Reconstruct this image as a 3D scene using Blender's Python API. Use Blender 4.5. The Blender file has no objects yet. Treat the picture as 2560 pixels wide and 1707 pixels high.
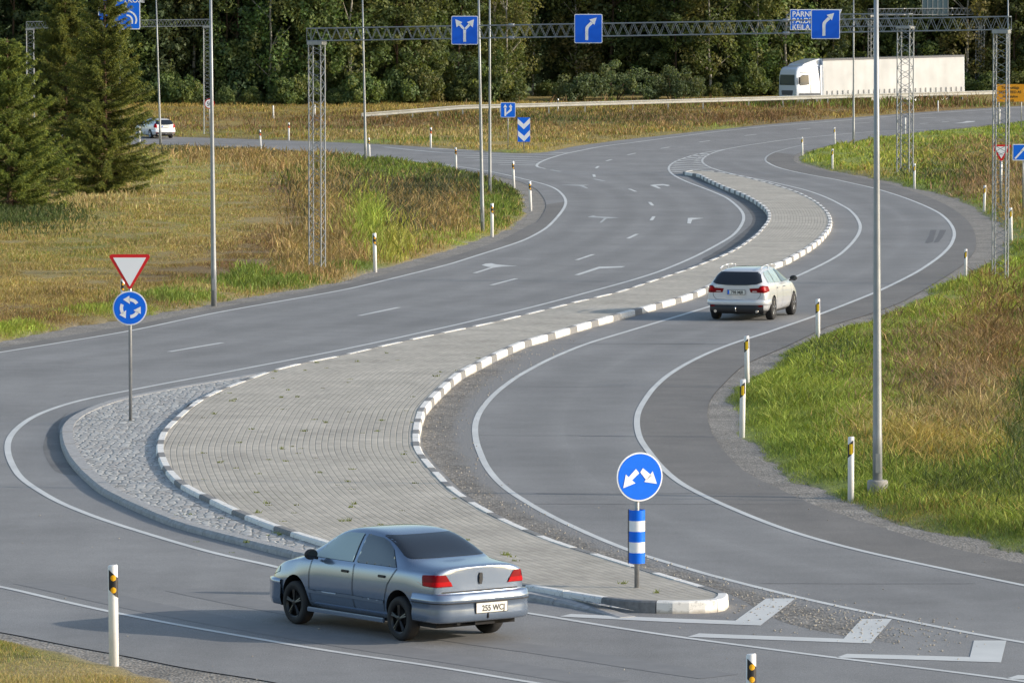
import bpy, bmesh, math, random
import numpy as np
from mathutils import Vector, Matrix, geometry
from mathutils.bvhtree import BVHTree
R = math.radians
random.seed(7); rng = np.random.default_rng(7)
scene = bpy.context.scene
C = scene.collection

# ------------------------------------------------------------------ camera
F_PX, CX, CY, HC, YH = 13000.0, 1280.0, 853.5, 8.8, 33.0
PITCH = math.atan((CY - YH) / F_PX)
cam = bpy.data.cameras.new("camera"); camo = bpy.data.objects.new("camera", cam); C.objects.link(camo)
camo.location = (0, 0, HC); camo.rotation_euler = (math.pi / 2 - PITCH, 0, 0)
cam.sensor_width = 36; cam.lens = F_PX / 2560 * 36; cam.clip_end = 9000; cam.clip_start = 1.0
scene.camera = camo

# ------------------------------------------------------------------ sky, sun, exposure
SUN_EL, SUN_AZ = R(18), R(98)        # azimuth clockwise from +Y
w = bpy.data.worlds.new("World"); scene.world = w; w.use_nodes = True
nt = w.node_tree; sky = nt.nodes.new("ShaderNodeTexSky"); sky.sky_type = 'NISHITA'; sky.sun_disc = False
sky.sun_elevation = SUN_EL; sky.sun_rotation = SUN_AZ; sky.air_density = 1.1; sky.dust_density = 1.5
nt.links.new(sky.outputs[0], nt.nodes["Background"].inputs[0]); nt.nodes["Background"].inputs[1].default_value = 0.15
sl = bpy.data.lights.new("sun", 'SUN'); sl.energy = 3.3; sl.angle = R(0.5); sl.color = (1.0, 0.90, 0.77)
so = bpy.data.objects.new("sun", sl); C.objects.link(so)
sv = Vector((math.sin(SUN_AZ) * math.cos(SUN_EL), math.cos(SUN_AZ) * math.cos(SUN_EL), math.sin(SUN_EL)))
so.rotation_euler = sv.to_track_quat('Z', 'Y').to_euler(); so.location = (60, 0, 60)
scene.view_settings.view_transform = 'Standard'; scene.view_settings.look = 'None'
scene.view_settings.gamma = 1; scene.view_settings.exposure = 0.55
try: scene.cycles.transparent_max_bounces = 8; scene.cycles.max_bounces = 5
except Exception: pass

# ------------------------------------------------------------------ terrain height and picture-to-ground mapping
EY = np.array([-2000, 335, 350, 362, 372, 380, 386, 393, 401, 412, 430, 470, 9000.])
EZ = np.array([0, 0, .08, .25, .5, .8, 1.05, 1.35, 1.66, 1.95, 2.25, 2.5, 2.5])
def E(Y): return np.interp(Y, EY, EZ)
YT = np.concatenate([np.linspace(20, 300, 600), np.linspace(300.5, 480, 800), np.linspace(482, 3000, 400)])
def gnp(x, y, dz=0.0):
    x = np.asarray(x, float); y = np.asarray(y, float)
    v = -(y - CY) / F_PX
    dy = math.cos(PITCH) + math.sin(PITCH) * v
    dzz = -math.sin(PITCH) + math.cos(PITCH) * v
    k = -dzz / dy
    kt = (HC - dz - E(YT)) / YT
    Y = np.interp(-k, -kt, YT)
    return Y * (x - CX) / F_PX / dy, Y
def G(x, y, dz=0.0):
    X, Y = gnp(x, y, dz); return Vector((float(X), float(Y), float(E(Y)) + dz))
def at(x, y, Y):                       # world point that the picture shows at (x,y) and depth Y
    v = -(y - CY) / F_PX
    dy = math.cos(PITCH) + math.sin(PITCH) * v; dz = -math.sin(PITCH) + math.cos(PITCH) * v
    return Vector((Y * (x - CX) / F_PX / dy, Y, HC + Y * dz / dy))
def zz(ox, oy, s, pts): return [(ox + a / s, oy + b / s) for a, b in pts]
S2, S5 = 2.735, 5.227

# ------------------------------------------------------------------ object helpers
def tag(o, label=None, cat=None, group=None, kind=None):
    if label: o['label'] = label
    if cat: o['category'] = cat
    if group: o['group'] = group
    if kind: o['kind'] = kind
    return o
def thing(name, label, cat, loc=(0, 0, 0), rz=0, group=None, rot=None):
    o = bpy.data.objects.new(name, None); C.objects.link(o); o.location = loc
    o.rotation_euler = rot if rot else (0, 0, rz); o.empty_display_size = .3
    return tag(o, label, cat, group)
def link(name, me, mats, parent=None, smooth=False):
    for m in (mats if isinstance(mats, (list, tuple)) else [mats]): me.materials.append(m)
    if smooth: me.polygons.foreach_set('use_smooth', [True] * len(me.polygons))
    o = bpy.data.objects.new(name, me); C.objects.link(o)
    if parent: o.parent = parent
    return o
def obj(name, bm, mats, parent=None, smooth=False, normals=True):
    if normals: bmesh.ops.recalc_face_normals(bm, faces=bm.faces)
    me = bpy.data.meshes.new(name); bm.to_mesh(me); bm.free()
    return link(name, me, mats, parent, smooth)
def struct(o): o['kind'] = 'structure'; return o
def copy_tree(o, parent=None):
    c = o.copy(); C.objects.link(c)
    if parent: c.parent = parent
    for ch in list(o.children): copy_tree(ch, c)
    return c
def box(bm, x0, x1, y0, y1, z0, z1, mi=0, bev=0):
    vs = [bm.verts.new(p) for p in ((x0,y0,z0),(x1,y0,z0),(x1,y1,z0),(x0,y1,z0),(x0,y0,z1),(x1,y0,z1),(x1,y1,z1),(x0,y1,z1))]
    fs = [bm.faces.new([vs[i] for i in q]) for q in ((0,3,2,1),(4,5,6,7),(0,1,5,4),(1,2,6,5),(2,3,7,6),(3,0,4,7))]
    for f in fs: f.material_index = mi
    if bev: bmesh.ops.bevel(bm, geom=list({e for f in fs for e in f.edges}), offset=bev, segments=2, affect='EDGES')
    return fs
def bar(bm, p, q, r, n=5, r2=None, cap=True, mi=0):
    p = Vector(p); q = Vector(q); r2 = r if r2 is None else r2
    d = (q - p); 
    if d.length < 1e-6: return
    d.normalize(); a = d.orthogonal().normalized(); b = d.cross(a)
    v0 = [bm.verts.new(p + (a * math.cos(t) + b * math.sin(t)) * r) for t in [2 * math.pi * i / n for i in range(n)]]
    v1 = [bm.verts.new(q + (a * math.cos(t) + b * math.sin(t)) * r2) for t in [2 * math.pi * i / n for i in range(n)]]
    for i in range(n):
        f = bm.faces.new((v0[i], v0[(i + 1) % n], v1[(i + 1) % n], v1[i])); f.material_index = mi; f.smooth = n > 6
    if cap:
        f = bm.faces.new(v0[::-1]); f.material_index = mi; f = bm.faces.new(v1); f.material_index = mi
def prism(bm, pts, y0, y1, mi=0):       # polygon in local XZ, extruded along Y
    a = [bm.verts.new((p[0], y0, p[1])) for p in pts]; b = [bm.verts.new((p[0], y1, p[1])) for p in pts]
    n = len(pts)
    try:
        f = bm.faces.new(a); f.material_index = mi; f = bm.faces.new(b[::-1]); f.material_index = mi
    except ValueError: pass
    for i in range(n):
        f = bm.faces.new((a[i], b[i], b[(i + 1) % n], a[(i + 1) % n])); f.material_index = mi
    if n > 4: bmesh.ops.triangulate(bm, faces=[f for f in bm.faces if len(f.verts) > 4])
def lathe(bm, prof, axis='Z', n=24, mi=0, off=(0, 0, 0)):
    rings = []
    for r, h in prof:
        ring = []
        for i in range(n):
            t = 2 * math.pi * i / n; c, s = r * math.cos(t), r * math.sin(t)
            p = (c, s, h) if axis == 'Z' else ((c, h, s) if axis == 'Y' else (h, c, s))
            ring.append(bm.verts.new((p[0] + off[0], p[1] + off[1], p[2] + off[2])))
        rings.append(ring)
    for a, b in zip(rings, rings[1:]):
        for i in range(n):
            f = bm.faces.new((a[i], a[(i + 1) % n], b[(i + 1) % n], b[i])); f.smooth = True; f.material_index = mi
    for ring in (rings[0], rings[-1]):
        f = bm.faces.new(ring); f.material_index = mi
def circ(r, n=40, cx=0, cz=0, rz=None):
    return [(cx + r * math.cos(2 * math.pi * i / n), cz + (rz or r) * math.sin(2 * math.pi * i / n)) for i in range(n)]
def mesh_np(name, verts, faces_n, mats, k=3, parent=None, cols=None, smooth=False):
    me = bpy.data.meshes.new(name); verts = np.asarray(verts, np.float32); f = np.asarray(faces_n, np.int32)
    me.vertices.add(len(verts)); me.vertices.foreach_set('co', verts.ravel())
    me.loops.add(f.size); me.loops.foreach_set('vertex_index', f.ravel())
    me.polygons.add(len(f)); me.polygons.foreach_set('loop_start', np.arange(0, f.size, k, dtype=np.int32))
    if cols is not None:
        at_ = me.color_attributes.new('col', 'FLOAT_COLOR', 'POINT')
        c4 = np.ones((len(verts), 4), np.float32); c4[:, :3] = cols; at_.data.foreach_set('color', c4.ravel())
    me.update(calc_edges=True); 
    return link(name, me, mats, parent, smooth)

# ------------------------------------------------------------------ materials
def newmat(name):
    m = bpy.data.materials.new(name); m.use_nodes = True; nt = m.node_tree
    return m, nt, nt.nodes["Principled BSDF"]
def plain(name, col, rough=.5, metal=0, coat=0, noise=.0, nscale=8, bump=0, spec=.5, emit=None):
    m, nt, b = newmat(name)
    b.inputs['Base Color'].default_value = (*col, 1); b.inputs['Roughness'].default_value = rough
    b.inputs['Metallic'].default_value = metal; b.inputs['Coat Weight'].default_value = coat; b.inputs['Coat Roughness'].default_value = .04
    b.inputs['Specular IOR Level'].default_value = spec
    N = nt.nodes.new; L = nt.links.new
    tc = N('ShaderNodeTexCoord'); n = N('ShaderNodeTexNoise'); n.inputs['Scale'].default_value = nscale; n.inputs['Detail'].default_value = 6
    L(tc.outputs['Object'], n.inputs['Vector'])
    if noise:
        r = N('ShaderNodeMapRange'); r.inputs['From Min'].default_value = .3; r.inputs['From Max'].default_value = .7
        r.inputs['To Min'].default_value = 1 - noise; r.inputs['To Max'].default_value = 1 + noise * .5
        L(n.outputs['Fac'], r.inputs['Value'])
        x = N('ShaderNodeMix'); x.data_type = 'RGBA'; x.blend_type = 'MULTIPLY'; x.inputs[0].default_value = 1
        x.inputs[6].default_value = (*col, 1); L(r.outputs[0], x.inputs[7]); L(x.outputs[2], b.inputs['Base Color'])
    if bump:
        bp = N('ShaderNodeBump'); bp.inputs['Strength'].default_value = bump; bp.inputs['Distance'].default_value = .02
        L(n.outputs['Fac'], bp.inputs['Height']); L(bp.outputs[0], b.inputs['Normal'])
    if emit: b.inputs['Emission Color'].default_value = (*emit[0], 1); b.inputs['Emission Strength'].default_value = emit[1]
    return m
class NB:                                # tiny node-building helper
    def __init__(s, name): s.m, s.nt, s.b = newmat(name)
    def n(s, t, **kw):
        x = s.nt.nodes.new('ShaderNode' + t)
        for k, v in kw.items():
            if isinstance(k, str) and hasattr(x, k): setattr(x, k, v)
        return x
    def l(s, a, b): s.nt.links.new(a, b)
    def noise(s, vec, scale, detail=4, rough=.5):
        x = s.n('TexNoise'); x.inputs['Scale'].default_value = scale; x.inputs['Detail'].default_value = detail; x.inputs['Roughness'].default_value = rough
        s.l(vec, x.inputs['Vector']); return x.outputs['Fac']
    def rng(s, v, a, b, c, d):
        x = s.n('MapRange'); 
        for i, q in enumerate((a, b, c, d)): x.inputs[i + 1].default_value = q
        s.l(v, x.inputs[0]); return x.outputs[0]
    def math(s, op, a, b=None):
        x = s.n('Math'); x.operation = op
        for i, q in enumerate((a, b)):
            if q is None: continue
            if isinstance(q, (int, float)): x.inputs[i].default_value = q
            else: s.l(q, x.inputs[i])
        return x.outputs[0]
    def mix(s, f, a, b, bl='MIX'):
        x = s.n('Mix'); x.data_type = 'RGBA'; x.blend_type = bl
        for i, q in ((0, f), (6, a), (7, b)):
            if isinstance(q, (int, float)): x.inputs[i].default_value = q
            elif isinstance(q, tuple): x.inputs[i].default_value = (*q, 1)
            else: s.l(q, x.inputs[i])
        return x.outputs[2]
    def bump(s, h, st, d=.01):
        x = s.n('Bump'); x.inputs['Strength'].default_value = st; x.inputs['Distance'].default_value = d
        s.l(h, x.inputs['Height']); s.l(x.outputs[0], s.b.inputs['Normal'])
    def base(s, c, r=.85):
        s.l(c, s.b.inputs['Base Color']); s.b.inputs['Roughness'].default_value = r
        return s.m
def asphalt_mat(name, col, dirt=0.0, track=False):
    q = NB(name); g = q.n('NewGeometry').outputs['Position']
    fine = q.noise(g, 45, 3, .7); mid = q.noise(g, 1.3, 5); big = q.noise(g, .16, 4, .6)
    mp = q.n('Mapping'); mp.inputs['Scale'].default_value = (1, .12, 1); q.l(g, mp.inputs['Vector'])
    streak = q.noise(mp.outputs[0], .9, 5, .6)
    gr = q.noise(g, 11, 8, .85)
    f = q.math('MULTIPLY', q.math('MULTIPLY', q.math('MULTIPLY', q.rng(gr, .35, .65, .86, 1.14), q.rng(fine, .3, .7, .62, 1.38)), q.rng(mid, .3, .7, .93, 1.07)),
               q.math('MULTIPLY', q.rng(big, .35, .65, .88, 1.10), q.rng(streak, .3, .7, .90, 1.06)))
    c = q.mix(1.0, col, f, 'MULTIPLY')
    sp = q.noise(g, 60, 1, .5); c = q.mix(q.rng(sp, .66, .72, 0, .75), c, (.46, .44, .40))
    if dirt:
        dn = q.noise(g, .7, 6, .65); c = q.mix(q.rng(dn, .40, .62, 0, dirt), c, (.035, .036, .042))
    if track:
        at_ = q.n('Attribute'); at_.attribute_name = 'fade'; c = q.mix(1.0, c, q.rng(q.math('MULTIPLY', at_.outputs['Fac'], q.rng(streak, .3, .7, .5, 1.2)), 0, 1, 1.0, .86), 'MULTIPLY')
    q.bump(fine, .25, .004); return q.base(c, .82)
def ground_mat():
    q = NB("grass_soil"); a = q.n('VertexColor'); a.layer_name = 'col'
    g = q.n('NewGeometry').outputs['Position']
    f = q.rng(q.noise(g, 6, 6, .7), .3, .7, .55, 1.3)
    q.bump(q.noise(g, 12, 5, .7), .8, .08)
    return q.base(q.mix(1.0, a.outputs['Color'], f, 'MULTIPLY'), .95)
def leaf_mat(name, tint=(1, 1, 1), trans=.35, objrand=True):
    q = NB(name); a = q.n('VertexColor'); a.layer_name = 'col'
    c = a.outputs['Color']
    if objrand:
        oi = q.n('ObjectInfo'); hs = q.n('HueSaturation'); q.l(c, hs.inputs['Color'])
        q.l(q.rng(oi.outputs['Random'], 0, 1, .475, .52), hs.inputs['Hue'])
        q.l(q.rng(oi.outputs['Random'], 0, 1, .75, 1.35), hs.inputs['Value']); c = hs.outputs['Color']
    c = q.mix(1.0, c, tint, 'MULTIPLY')
    q.b.inputs['Roughness'].default_value = .6; q.b.inputs['Specular IOR Level'].default_value = .25
    q.l(c, q.b.inputs['Base Color'])
    t = q.n('BsdfTranslucent'); q.l(q.mix(1.0, c, (1.15, 1.15, .6), 'MULTIPLY'), t.inputs['Color'])
    ms = q.n('MixShader'); ms.inputs[0].default_value = trans
    q.l(q.b.outputs[0], ms.inputs[1]); q.l(t.outputs[0], ms.inputs[2])
    out = [n for n in q.nt.nodes if n.type == 'OUTPUT_MATERIAL'][0]; q.l(ms.outputs[0], out.inputs[0])
    return q.m
def gravel_mat(name, a, b, fade=False, base=(.13, .13, .135)):
    q = NB(name); g = q.n('NewGeometry').outputs['Position']
    v = q.n('TexVoronoi'); v.inputs['Scale'].default_value = 22; q.l(g, v.inputs['Vector'])
    cr = q.n('ValToRGB') if False else None
    sep = q.n('SeparateColor'); q.l(v.outputs['Color'], sep.inputs[0])
    c = q.mix(sep.outputs[0], a, b)
    big = q.rng(q.noise(g, .8, 5), .3, .7, .75, 1.2); c = q.mix(1.0, c, big, 'MULTIPLY')
    c = q.mix(q.rng(v.outputs['Distance'], .35, .7, 0, .6), c, (.05, .045, .04))
    if fade:
        at_ = q.n('Attribute'); at_.attribute_name = 'fade'
        k = q.math('SUBTRACT', at_.outputs['Fac'], q.math('MULTIPLY', q.math('ADD', q.noise(g, 14, 4, .8), q.noise(g, .9, 4, .6)), .62))
        asp = q.mix(1.0, base, q.rng(q.noise(g, 45, 3, .7), .25, .75, .75, 1.25), 'MULTIPLY')
        c = q.mix(q.rng(k, -.18, .18, 0, 1), asp, c)
    q.bump(q.math('MULTIPLY', v.outputs['Distance'], -1), .6, .02)
    return q.base(c, .9)
def paving_mat():
    q = NB("concrete_block_paving")
    d = q.n('Attribute'); d.attribute_name = 'across'; s = q.n('Attribute'); s.attribute_name = 'along'
    W, Lb = .125, .25
    row = q.math('DIVIDE', d.outputs['Fac'], W); fr = q.math('FRACT', row); ri = q.math('FLOOR', row)
    j1 = q.rng(q.math('ABSOLUTE', q.math('SUBTRACT', fr, .5)), .38, .47, 0, 1)
    off = q.math('MULTIPLY', q.math('MODULO', ri, 2), .5)
    sc = q.math('ADD', q.math('DIVIDE', s.outputs['Fac'], Lb), off); fs = q.math('FRACT', sc)
    j2 = q.rng(q.math('ABSOLUTE', q.math('SUBTRACT', fs, .5)), .45, .49, 0, .2)
    g = q.n('NewGeometry').outputs['Position']
    j1v = q.math('MULTIPLY', j1, q.rng(q.noise(g, .35, 4), .3, .7, .45, 1.0))
    jj = q.math('MAXIMUM', j1v, j2)
    cm = q.n('CombineXYZ'); q.l(ri, cm.inputs[0]); q.l(q.math('FLOOR', sc), cm.inputs[1])
    wn = q.n('TexWhiteNoise'); wn.noise_dimensions = '3D'; q.l(cm.outputs[0], wn.inputs['Vector'])
    c = q.mix(1.0, (.445, .415, .36), q.rng(wn.outputs['Value'], 0, 1, .87, 1.07), 'MULTIPLY')
    c = q.mix(1.0, c, q.rng(q.noise(g, .5, 6, .65), .3, .7, .78, 1.12), 'MULTIPLY')
    c = q.mix(1.0, c, q.rng(q.noise(g, 40, 3, .7), .25, .75, .85, 1.14), 'MULTIPLY')
    st = q.noise(g, 2.2, 6, .7); c = q.mix(q.rng(st, .62, .76, 0, .55), c, (.15, .14, .11)); ms = q.noise(g, .28, 5, .6); c = q.mix(q.math('MULTIPLY', q.rng(ms, .52, .68, 0, .4), jj), c, (.10, .13, .03))
    c = q.mix(q.math('MULTIPLY', jj, .40), c, (.085, .08, .06))
    q.bump(q.math('MULTIPLY', jj, -1), .5, .01)
    return q.base(c, .88)
def cobble_mat():
    q = NB("granite_setts"); g = q.n('NewGeometry').outputs['Position']
    mp = q.n('Mapping'); mp.inputs['Scale'].default_value = (1, .62, 1); q.l(g, mp.inputs['Vector'])
    v = q.n('TexVoronoi'); v.feature = 'DISTANCE_TO_EDGE'; v.inputs['Scale'].default_value = 6.2; v.inputs['Randomness'].default_value = .7; q.l(mp.outputs[0], v.inputs['Vector'])
    v2 = q.n('TexVoronoi'); v2.inputs['Scale'].default_value = 6.2; v2.inputs['Randomness'].default_value = .7; q.l(mp.outputs[0], v2.inputs['Vector'])
    sep = q.n('SeparateColor'); q.l(v2.outputs['Color'], sep.inputs[0])
    c = q.mix(sep.outputs[0], (.34, .34, .34), (.52, .52, .50)); c = q.mix(q.rng(sep.outputs[1], .8, 1, 0, .4), c, (.36, .30, .26))
    c = q.mix(1.0, c, q.rng(q.noise(g, 30, 4, .7), .3, .7, .72, 1.2), 'MULTIPLY')
    k = q.rng(v.outputs['Distance'], .02, .10, 1, 0); c = q.mix(q.math('MULTIPLY', k, .6), c, (.09, .085, .07))
    q.bump(q.rng(v.outputs['Distance'], 0, .2, 0, 1), .6, .02); return q.base(c, .8)
def paint_mat(name, col=(.62, .63, .62), wear=.5):
    q = NB(name); g = q.n('NewGeometry').outputs['Position']
    n = q.noise(g, 9, 8, .75); n2 = q.noise(g, .8, 4)
    c = q.mix(1.0, col, q.rng(n2, .3, .7, .85, 1.05), 'MULTIPLY')
    return q.base(q.mix(q.rng(n, .60, .72, 0, wear), c, (.22, .22, .22)), .6)
def kerb_white():
    q = NB("kerb_white_paint"); g = q.n('NewGeometry').outputs['Position']
    sp = q.n('SeparateXYZ'); q.l(g, sp.inputs[0])
    n = q.noise(g, 10, 8, .75)
    c = q.mix(q.rng(n, .53, .64, 0, .7), (.76, .75, .72), (.30, .29, .26))
    z = q.rng(q.math('ADD', sp.outputs[2], q.math('MULTIPLY', q.noise(g, 7, 5), .08)), .05, .10, .7, 0)
    return q.base(q.mix(z, c, (.30, .26, .20)), .7)

M = {}
M['asphalt'] = asphalt_mat("asphalt", (.212, .212, .213))
M['asphalt_dark'] = asphalt_mat("asphalt_shoulder", (.15, .147, .145))
M['asphalt_stain_shade'] = asphalt_mat("asphalt_dirt_shade", (.12, .118, .118), .5)  # damp dirt and shade painted together as one darker colour
M['asphalt_track'] = asphalt_mat("asphalt_wheel_track", (.212, .212, .213), 0, True); M['asphalt_stain_shade2'] = asphalt_mat("asphalt_dirt_light", (.172, .168, .165), .35); M['ground'] = ground_mat()
M['gravel'] = gravel_mat("shoulder_gravel", (.20, .185, .165), (.42, .39, .345))
M['gravel_fade'] = gravel_mat("loose_gravel", (.12, .115, .105), (.38, .355, .32), True, (.21, .21, .21))
M['paving'] = paving_mat(); M['cobble'] = cobble_mat()
M['line'] = paint_mat("road_line_paint", (.60, .61, .60)); M['line_worn'] = paint_mat("worn_line_paint", (.42, .43, .43), .7)
M['kerb_w'] = kerb_white(); M['kerb_d'] = plain("kerb_concrete", (.22, .22, .22), .85, noise=.25, nscale=14, bump=.3)
M['kerb_g'] = plain("granite_kerb", (.36, .36, .36), .8, noise=.25, nscale=10, bump=.3)
M['white'] = plain("white_plastic", (.80, .80, .80), .45, noise=.06, nscale=5)
M['black'] = plain("black_plastic", (.015, .015, .018), .5)
M['yellow'] = plain("amber_reflector", (.85, .42, .01), .3); M['yellow2'] = plain("yellow_reflector", (.80, .52, .01), .35)
M['red_r'] = plain("red_orange_reflector", (.55, .09, .01), .4)
M['galv'] = plain("galvanised_steel", (.36, .37, .38), .45, .65, noise=.18, nscale=6)
M['pole'] = plain("pole_steel", (.29, .31, .33), .42, .3, noise=.15, nscale=3)
M['truss'] = plain("truss_steel", (.25, .275, .30), .5, .2, noise=.15, nscale=3)
M['rail'] = plain("guardrail_steel", (.42, .42, .39), .55, .1, noise=.15, nscale=2)
M['concrete'] = plain("concrete", (.32, .31, .29), .9, noise=.25, nscale=9, bump=.3)
M['blue'] = plain("sign_blue", (.004, .15, .80), .45, noise=.05, spec=.25); M['blue2'] = plain("sign_blue_dark", (.008, .13, .78), .5, noise=.06, nscale=2, spec=.25)
M['signw'] = plain("sign_white", (.84, .85, .88), .4); M['signr'] = plain("sign_red", (.62, .005, .01), .4)
M['signy'] = plain("sign_yellow", (.72, .30, .005), .5); M['signk'] = plain("sign_black", (.01, .01, .01), .5)
M['signg'] = plain("sign_green", (.0, .28, .13), .5); M['signback'] = plain("sign_back", (.13, .19, .22), .5, .3)
M['grass'] = leaf_mat("grass_blades", trans=.30, objrand=False)
M['leaf'] = leaf_mat("tree_leaves", trans=.42); M['needle'] = leaf_mat("conifer_needles", trans=.25)
M['bark'] = plain("bark", (.10, .065, .04), .9, noise=.4, nscale=6, bump=.5)
M['bark_b'] = plain("birch_bark", (.42, .38, .32), .8, noise=.6, nscale=3, bump=.3)
# ================================================================== THE SETTING
def resample(P, step, closed=False):
    P = np.asarray(P, float)
    if closed: P = np.vstack([P, P[:1]])
    d = np.r_[0, np.cumsum(np.hypot(*np.diff(P, axis=0).T))]
    n = max(2, int(round(d[-1] / step)) + 1); t = np.linspace(0, d[-1], n)
    Q = np.c_[np.interp(t, d, P[:, 0]), np.interp(t, d, P[:, 1])]
    return Q[:-1] if closed else Q
def curve(px, dz=0.0, step=.5, closed=False, sg=.010):
    px = np.asarray(px, float); X, Y = gnp(px[:, 0], px[:, 1], dz)
    # densify with Catmull-Rom in the ground plane
    P = np.c_[X, Y]; n = len(P); out = []
    rngi = range(n if closed else n - 1)
    for i in rngi:
        if closed: p0, p1, p2, p3 = P[(i - 1) % n], P[i], P[(i + 1) % n], P[(i + 2) % n]
        else: p0, p1, p2, p3 = P[max(i - 1, 0)], P[i], P[i + 1], P[min(i + 2, n - 1)]
        d = np.hypot(*(p2 - p1)) + 1e-9
        m1 = (p2 - p0) / (np.hypot(*(p2 - p0)) + 1e-9) * d * .6; m2 = (p3 - p1) / (np.hypot(*(p3 - p1)) + 1e-9) * d * .6
        for t in np.linspace(0, 1, 8, endpoint=False):
            h = (2*t**3-3*t**2+1, t**3-2*t**2+t, -2*t**3+3*t**2, t**3-t**2); out.append(h[0]*p1 + h[1]*m1 + h[2]*p2 + h[3]*m2)
    if not closed: out.append(P[-1])
    Q = resample(out, step, closed); N = len(Q)
    s = np.arange(N) * step; L = N * step; res = np.empty_like(Q)
    for i in range(N):
        sig = sg * Q[i, 1]
        ds = np.abs(s - s[i])
        if closed: ds = np.minimum(ds, L - ds)
        else: sig = min(sig, max(.02, min(s[i], s[-1] - s[i]) / 2.5))
        wt = np.exp(-.5 * (ds / sig) ** 2); res[i] = (wt[:, None] * Q).sum(0) / wt.sum()
    return res
def pip(px, py, poly):
    poly = np.asarray(poly); x = np.asarray(px); y = np.asarray(py); c = np.zeros(x.shape, bool)
    x1, y1 = poly[:, 0], poly[:, 1]; x2, y2 = np.roll(x1, -1), np.roll(y1, -1)
    for a, b, cc, d in zip(x1, y1, x2, y2):
        if b == d: continue
        k = ((b > y) != (d > y))
        if k.any(): c ^= k & (x < (cc - a) * (y - b) / (d - b) + a)
    return c
def pdist(px, py, line, closed=True, par=False):
    line = np.asarray(line); A = line; B = np.roll(line, -1, 0) if closed else line[1:]; A = A if closed else line[:-1]
    out = np.full(len(px), 1e9); arc = np.zeros(len(px)); s0 = 0
    for a, b in zip(A, B):
        d = b - a; L2 = d @ d
        if L2 < 1e-12: continue
        t = np.clip(((px - a[0]) * d[0] + (py - a[1]) * d[1]) / L2, 0, 1)
        q = np.hypot(px - a[0] - t * d[0], py - a[1] - t * d[1])
        k = q < out; out[k] = q[k]
        if par: arc[k] = s0 + t[k] * math.sqrt(L2)
        s0 += math.sqrt(L2)
    return (out, arc) if par else out
def drape(bm, dz):
    for y in EY[1:-1]:
        ys = [v.co.y for v in bm.verts]
        if min(ys) < y < max(ys):
            bmesh.ops.bisect_plane(bm, geom=bm.verts[:] + bm.edges[:] + bm.faces[:], dist=1e-4, plane_co=(0, y, 0), plane_no=(0, 1, 0))
    for v in bm.verts: v.co.z = E(v.co.y) + dz
def sheet(name, outer, holes, dz, mat, grid=None, attrs=None, keep=False, parent=None):
    vs = []; es = []
    for loop in [outer] + list(holes):
        i0 = len(vs); n = len(loop); vs += [Vector((float(p[0]), float(p[1]))) for p in loop]
        es += [(i0 + i, i0 + (i + 1) % n) for i in range(n)]
    if grid:
        o = np.asarray(outer); gx, gy = np.meshgrid(np.arange(o[:,0].min(), o[:,0].max(), grid), np.arange(o[:,1].min(), o[:,1].max(), grid * 1.3))
        gx = gx.ravel(); gy = gy.ravel(); k = pip(gx, gy, o); vs += [Vector((a, b)) for a, b in zip(gx[k], gy[k])]
    r = geometry.delaunay_2d_cdt(vs, es, [], 0, 1e-5)
    V = np.array([tuple(v) for v in r[0]]); Fc = [f for f in r[2] if len(f) == 3]
    T = np.array(Fc); c = V[T].mean(1)
    k = pip(c[:, 0], c[:, 1], outer)
    for h in holes: k &= ~pip(c[:, 0], c[:, 1], h)
    T = T[k]; used = np.unique(T); mp = -np.ones(len(V), int); mp[used] = np.arange(len(used)); T = mp[T]; V = V[used]
    bm = bmesh.new(); bv = [bm.verts.new((x, y, 0)) for x, y in V]
    for t in T:
        try: bm.faces.new([bv[i] for i in t])
        except ValueError: pass
    drape(bm, dz)
    for f in bm.faces:
        f.normal_update()
        if f.normal.z < 0: f.normal_flip()
    o = obj(name, bm, mat, parent, normals=False); struct(o)
    if attrs:
        me = o.data; co = np.empty(len(me.vertices) * 3, np.float32); me.vertices.foreach_get('co', co); co = co.reshape(-1, 3)
        for nm, fn in attrs.items():
            a = me.attributes.new(nm, 'FLOAT', 'POINT'); a.data.foreach_set('value', fn(co[:, 0].astype(float), co[:, 1].astype(float)).astype(np.float32))
    return o
def normals2(P, closed=False):
    t = (np.roll(P, -1, 0) - np.roll(P, 1, 0)) if closed else np.gradient(P, axis=0)
    t /= np.hypot(t[:, 0], t[:, 1])[:, None] + 1e-9; return np.c_[-t[:, 1], t[:, 0]]
def ribbon(bm, P, wd, mi=0):
    N = normals2(P); a = P + N * wd / 2; b = P - N * wd / 2
    va = [bm.verts.new((p[0], p[1], 0)) for p in a]; vb = [bm.verts.new((p[0], p[1], 0)) for p in b]
    for i in range(len(P) - 1):
        f = bm.faces.new((va[i], vb[i], vb[i + 1], va[i + 1])); f.material_index = mi
def pxpoly(bm, pts, mi=0):
    vs = [bm.verts.new((*[float(c) for c in gnp(x, y)], 0)) for x, y in pts]
    P = np.array([(v.co.x, v.co.y) for v in vs]); n = len(vs)
    for v in vs: bm.verts.remove(v)
    r = geometry.delaunay_2d_cdt([Vector(p) for p in P], [(i, (i + 1) % n) for i in range(n)], [], 0, 1e-5)
    V = np.array([tuple(v) for v in r[0]]); nv_ = [bm.verts.new((a, b, 0)) for a, b in V]
    for t in r[2]:
        c = V[list(t)].mean(0)
        if pip(c[:1], c[1:], P)[0]: f = bm.faces.new([nv_[i] for i in t]); f.material_index = mi

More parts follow.
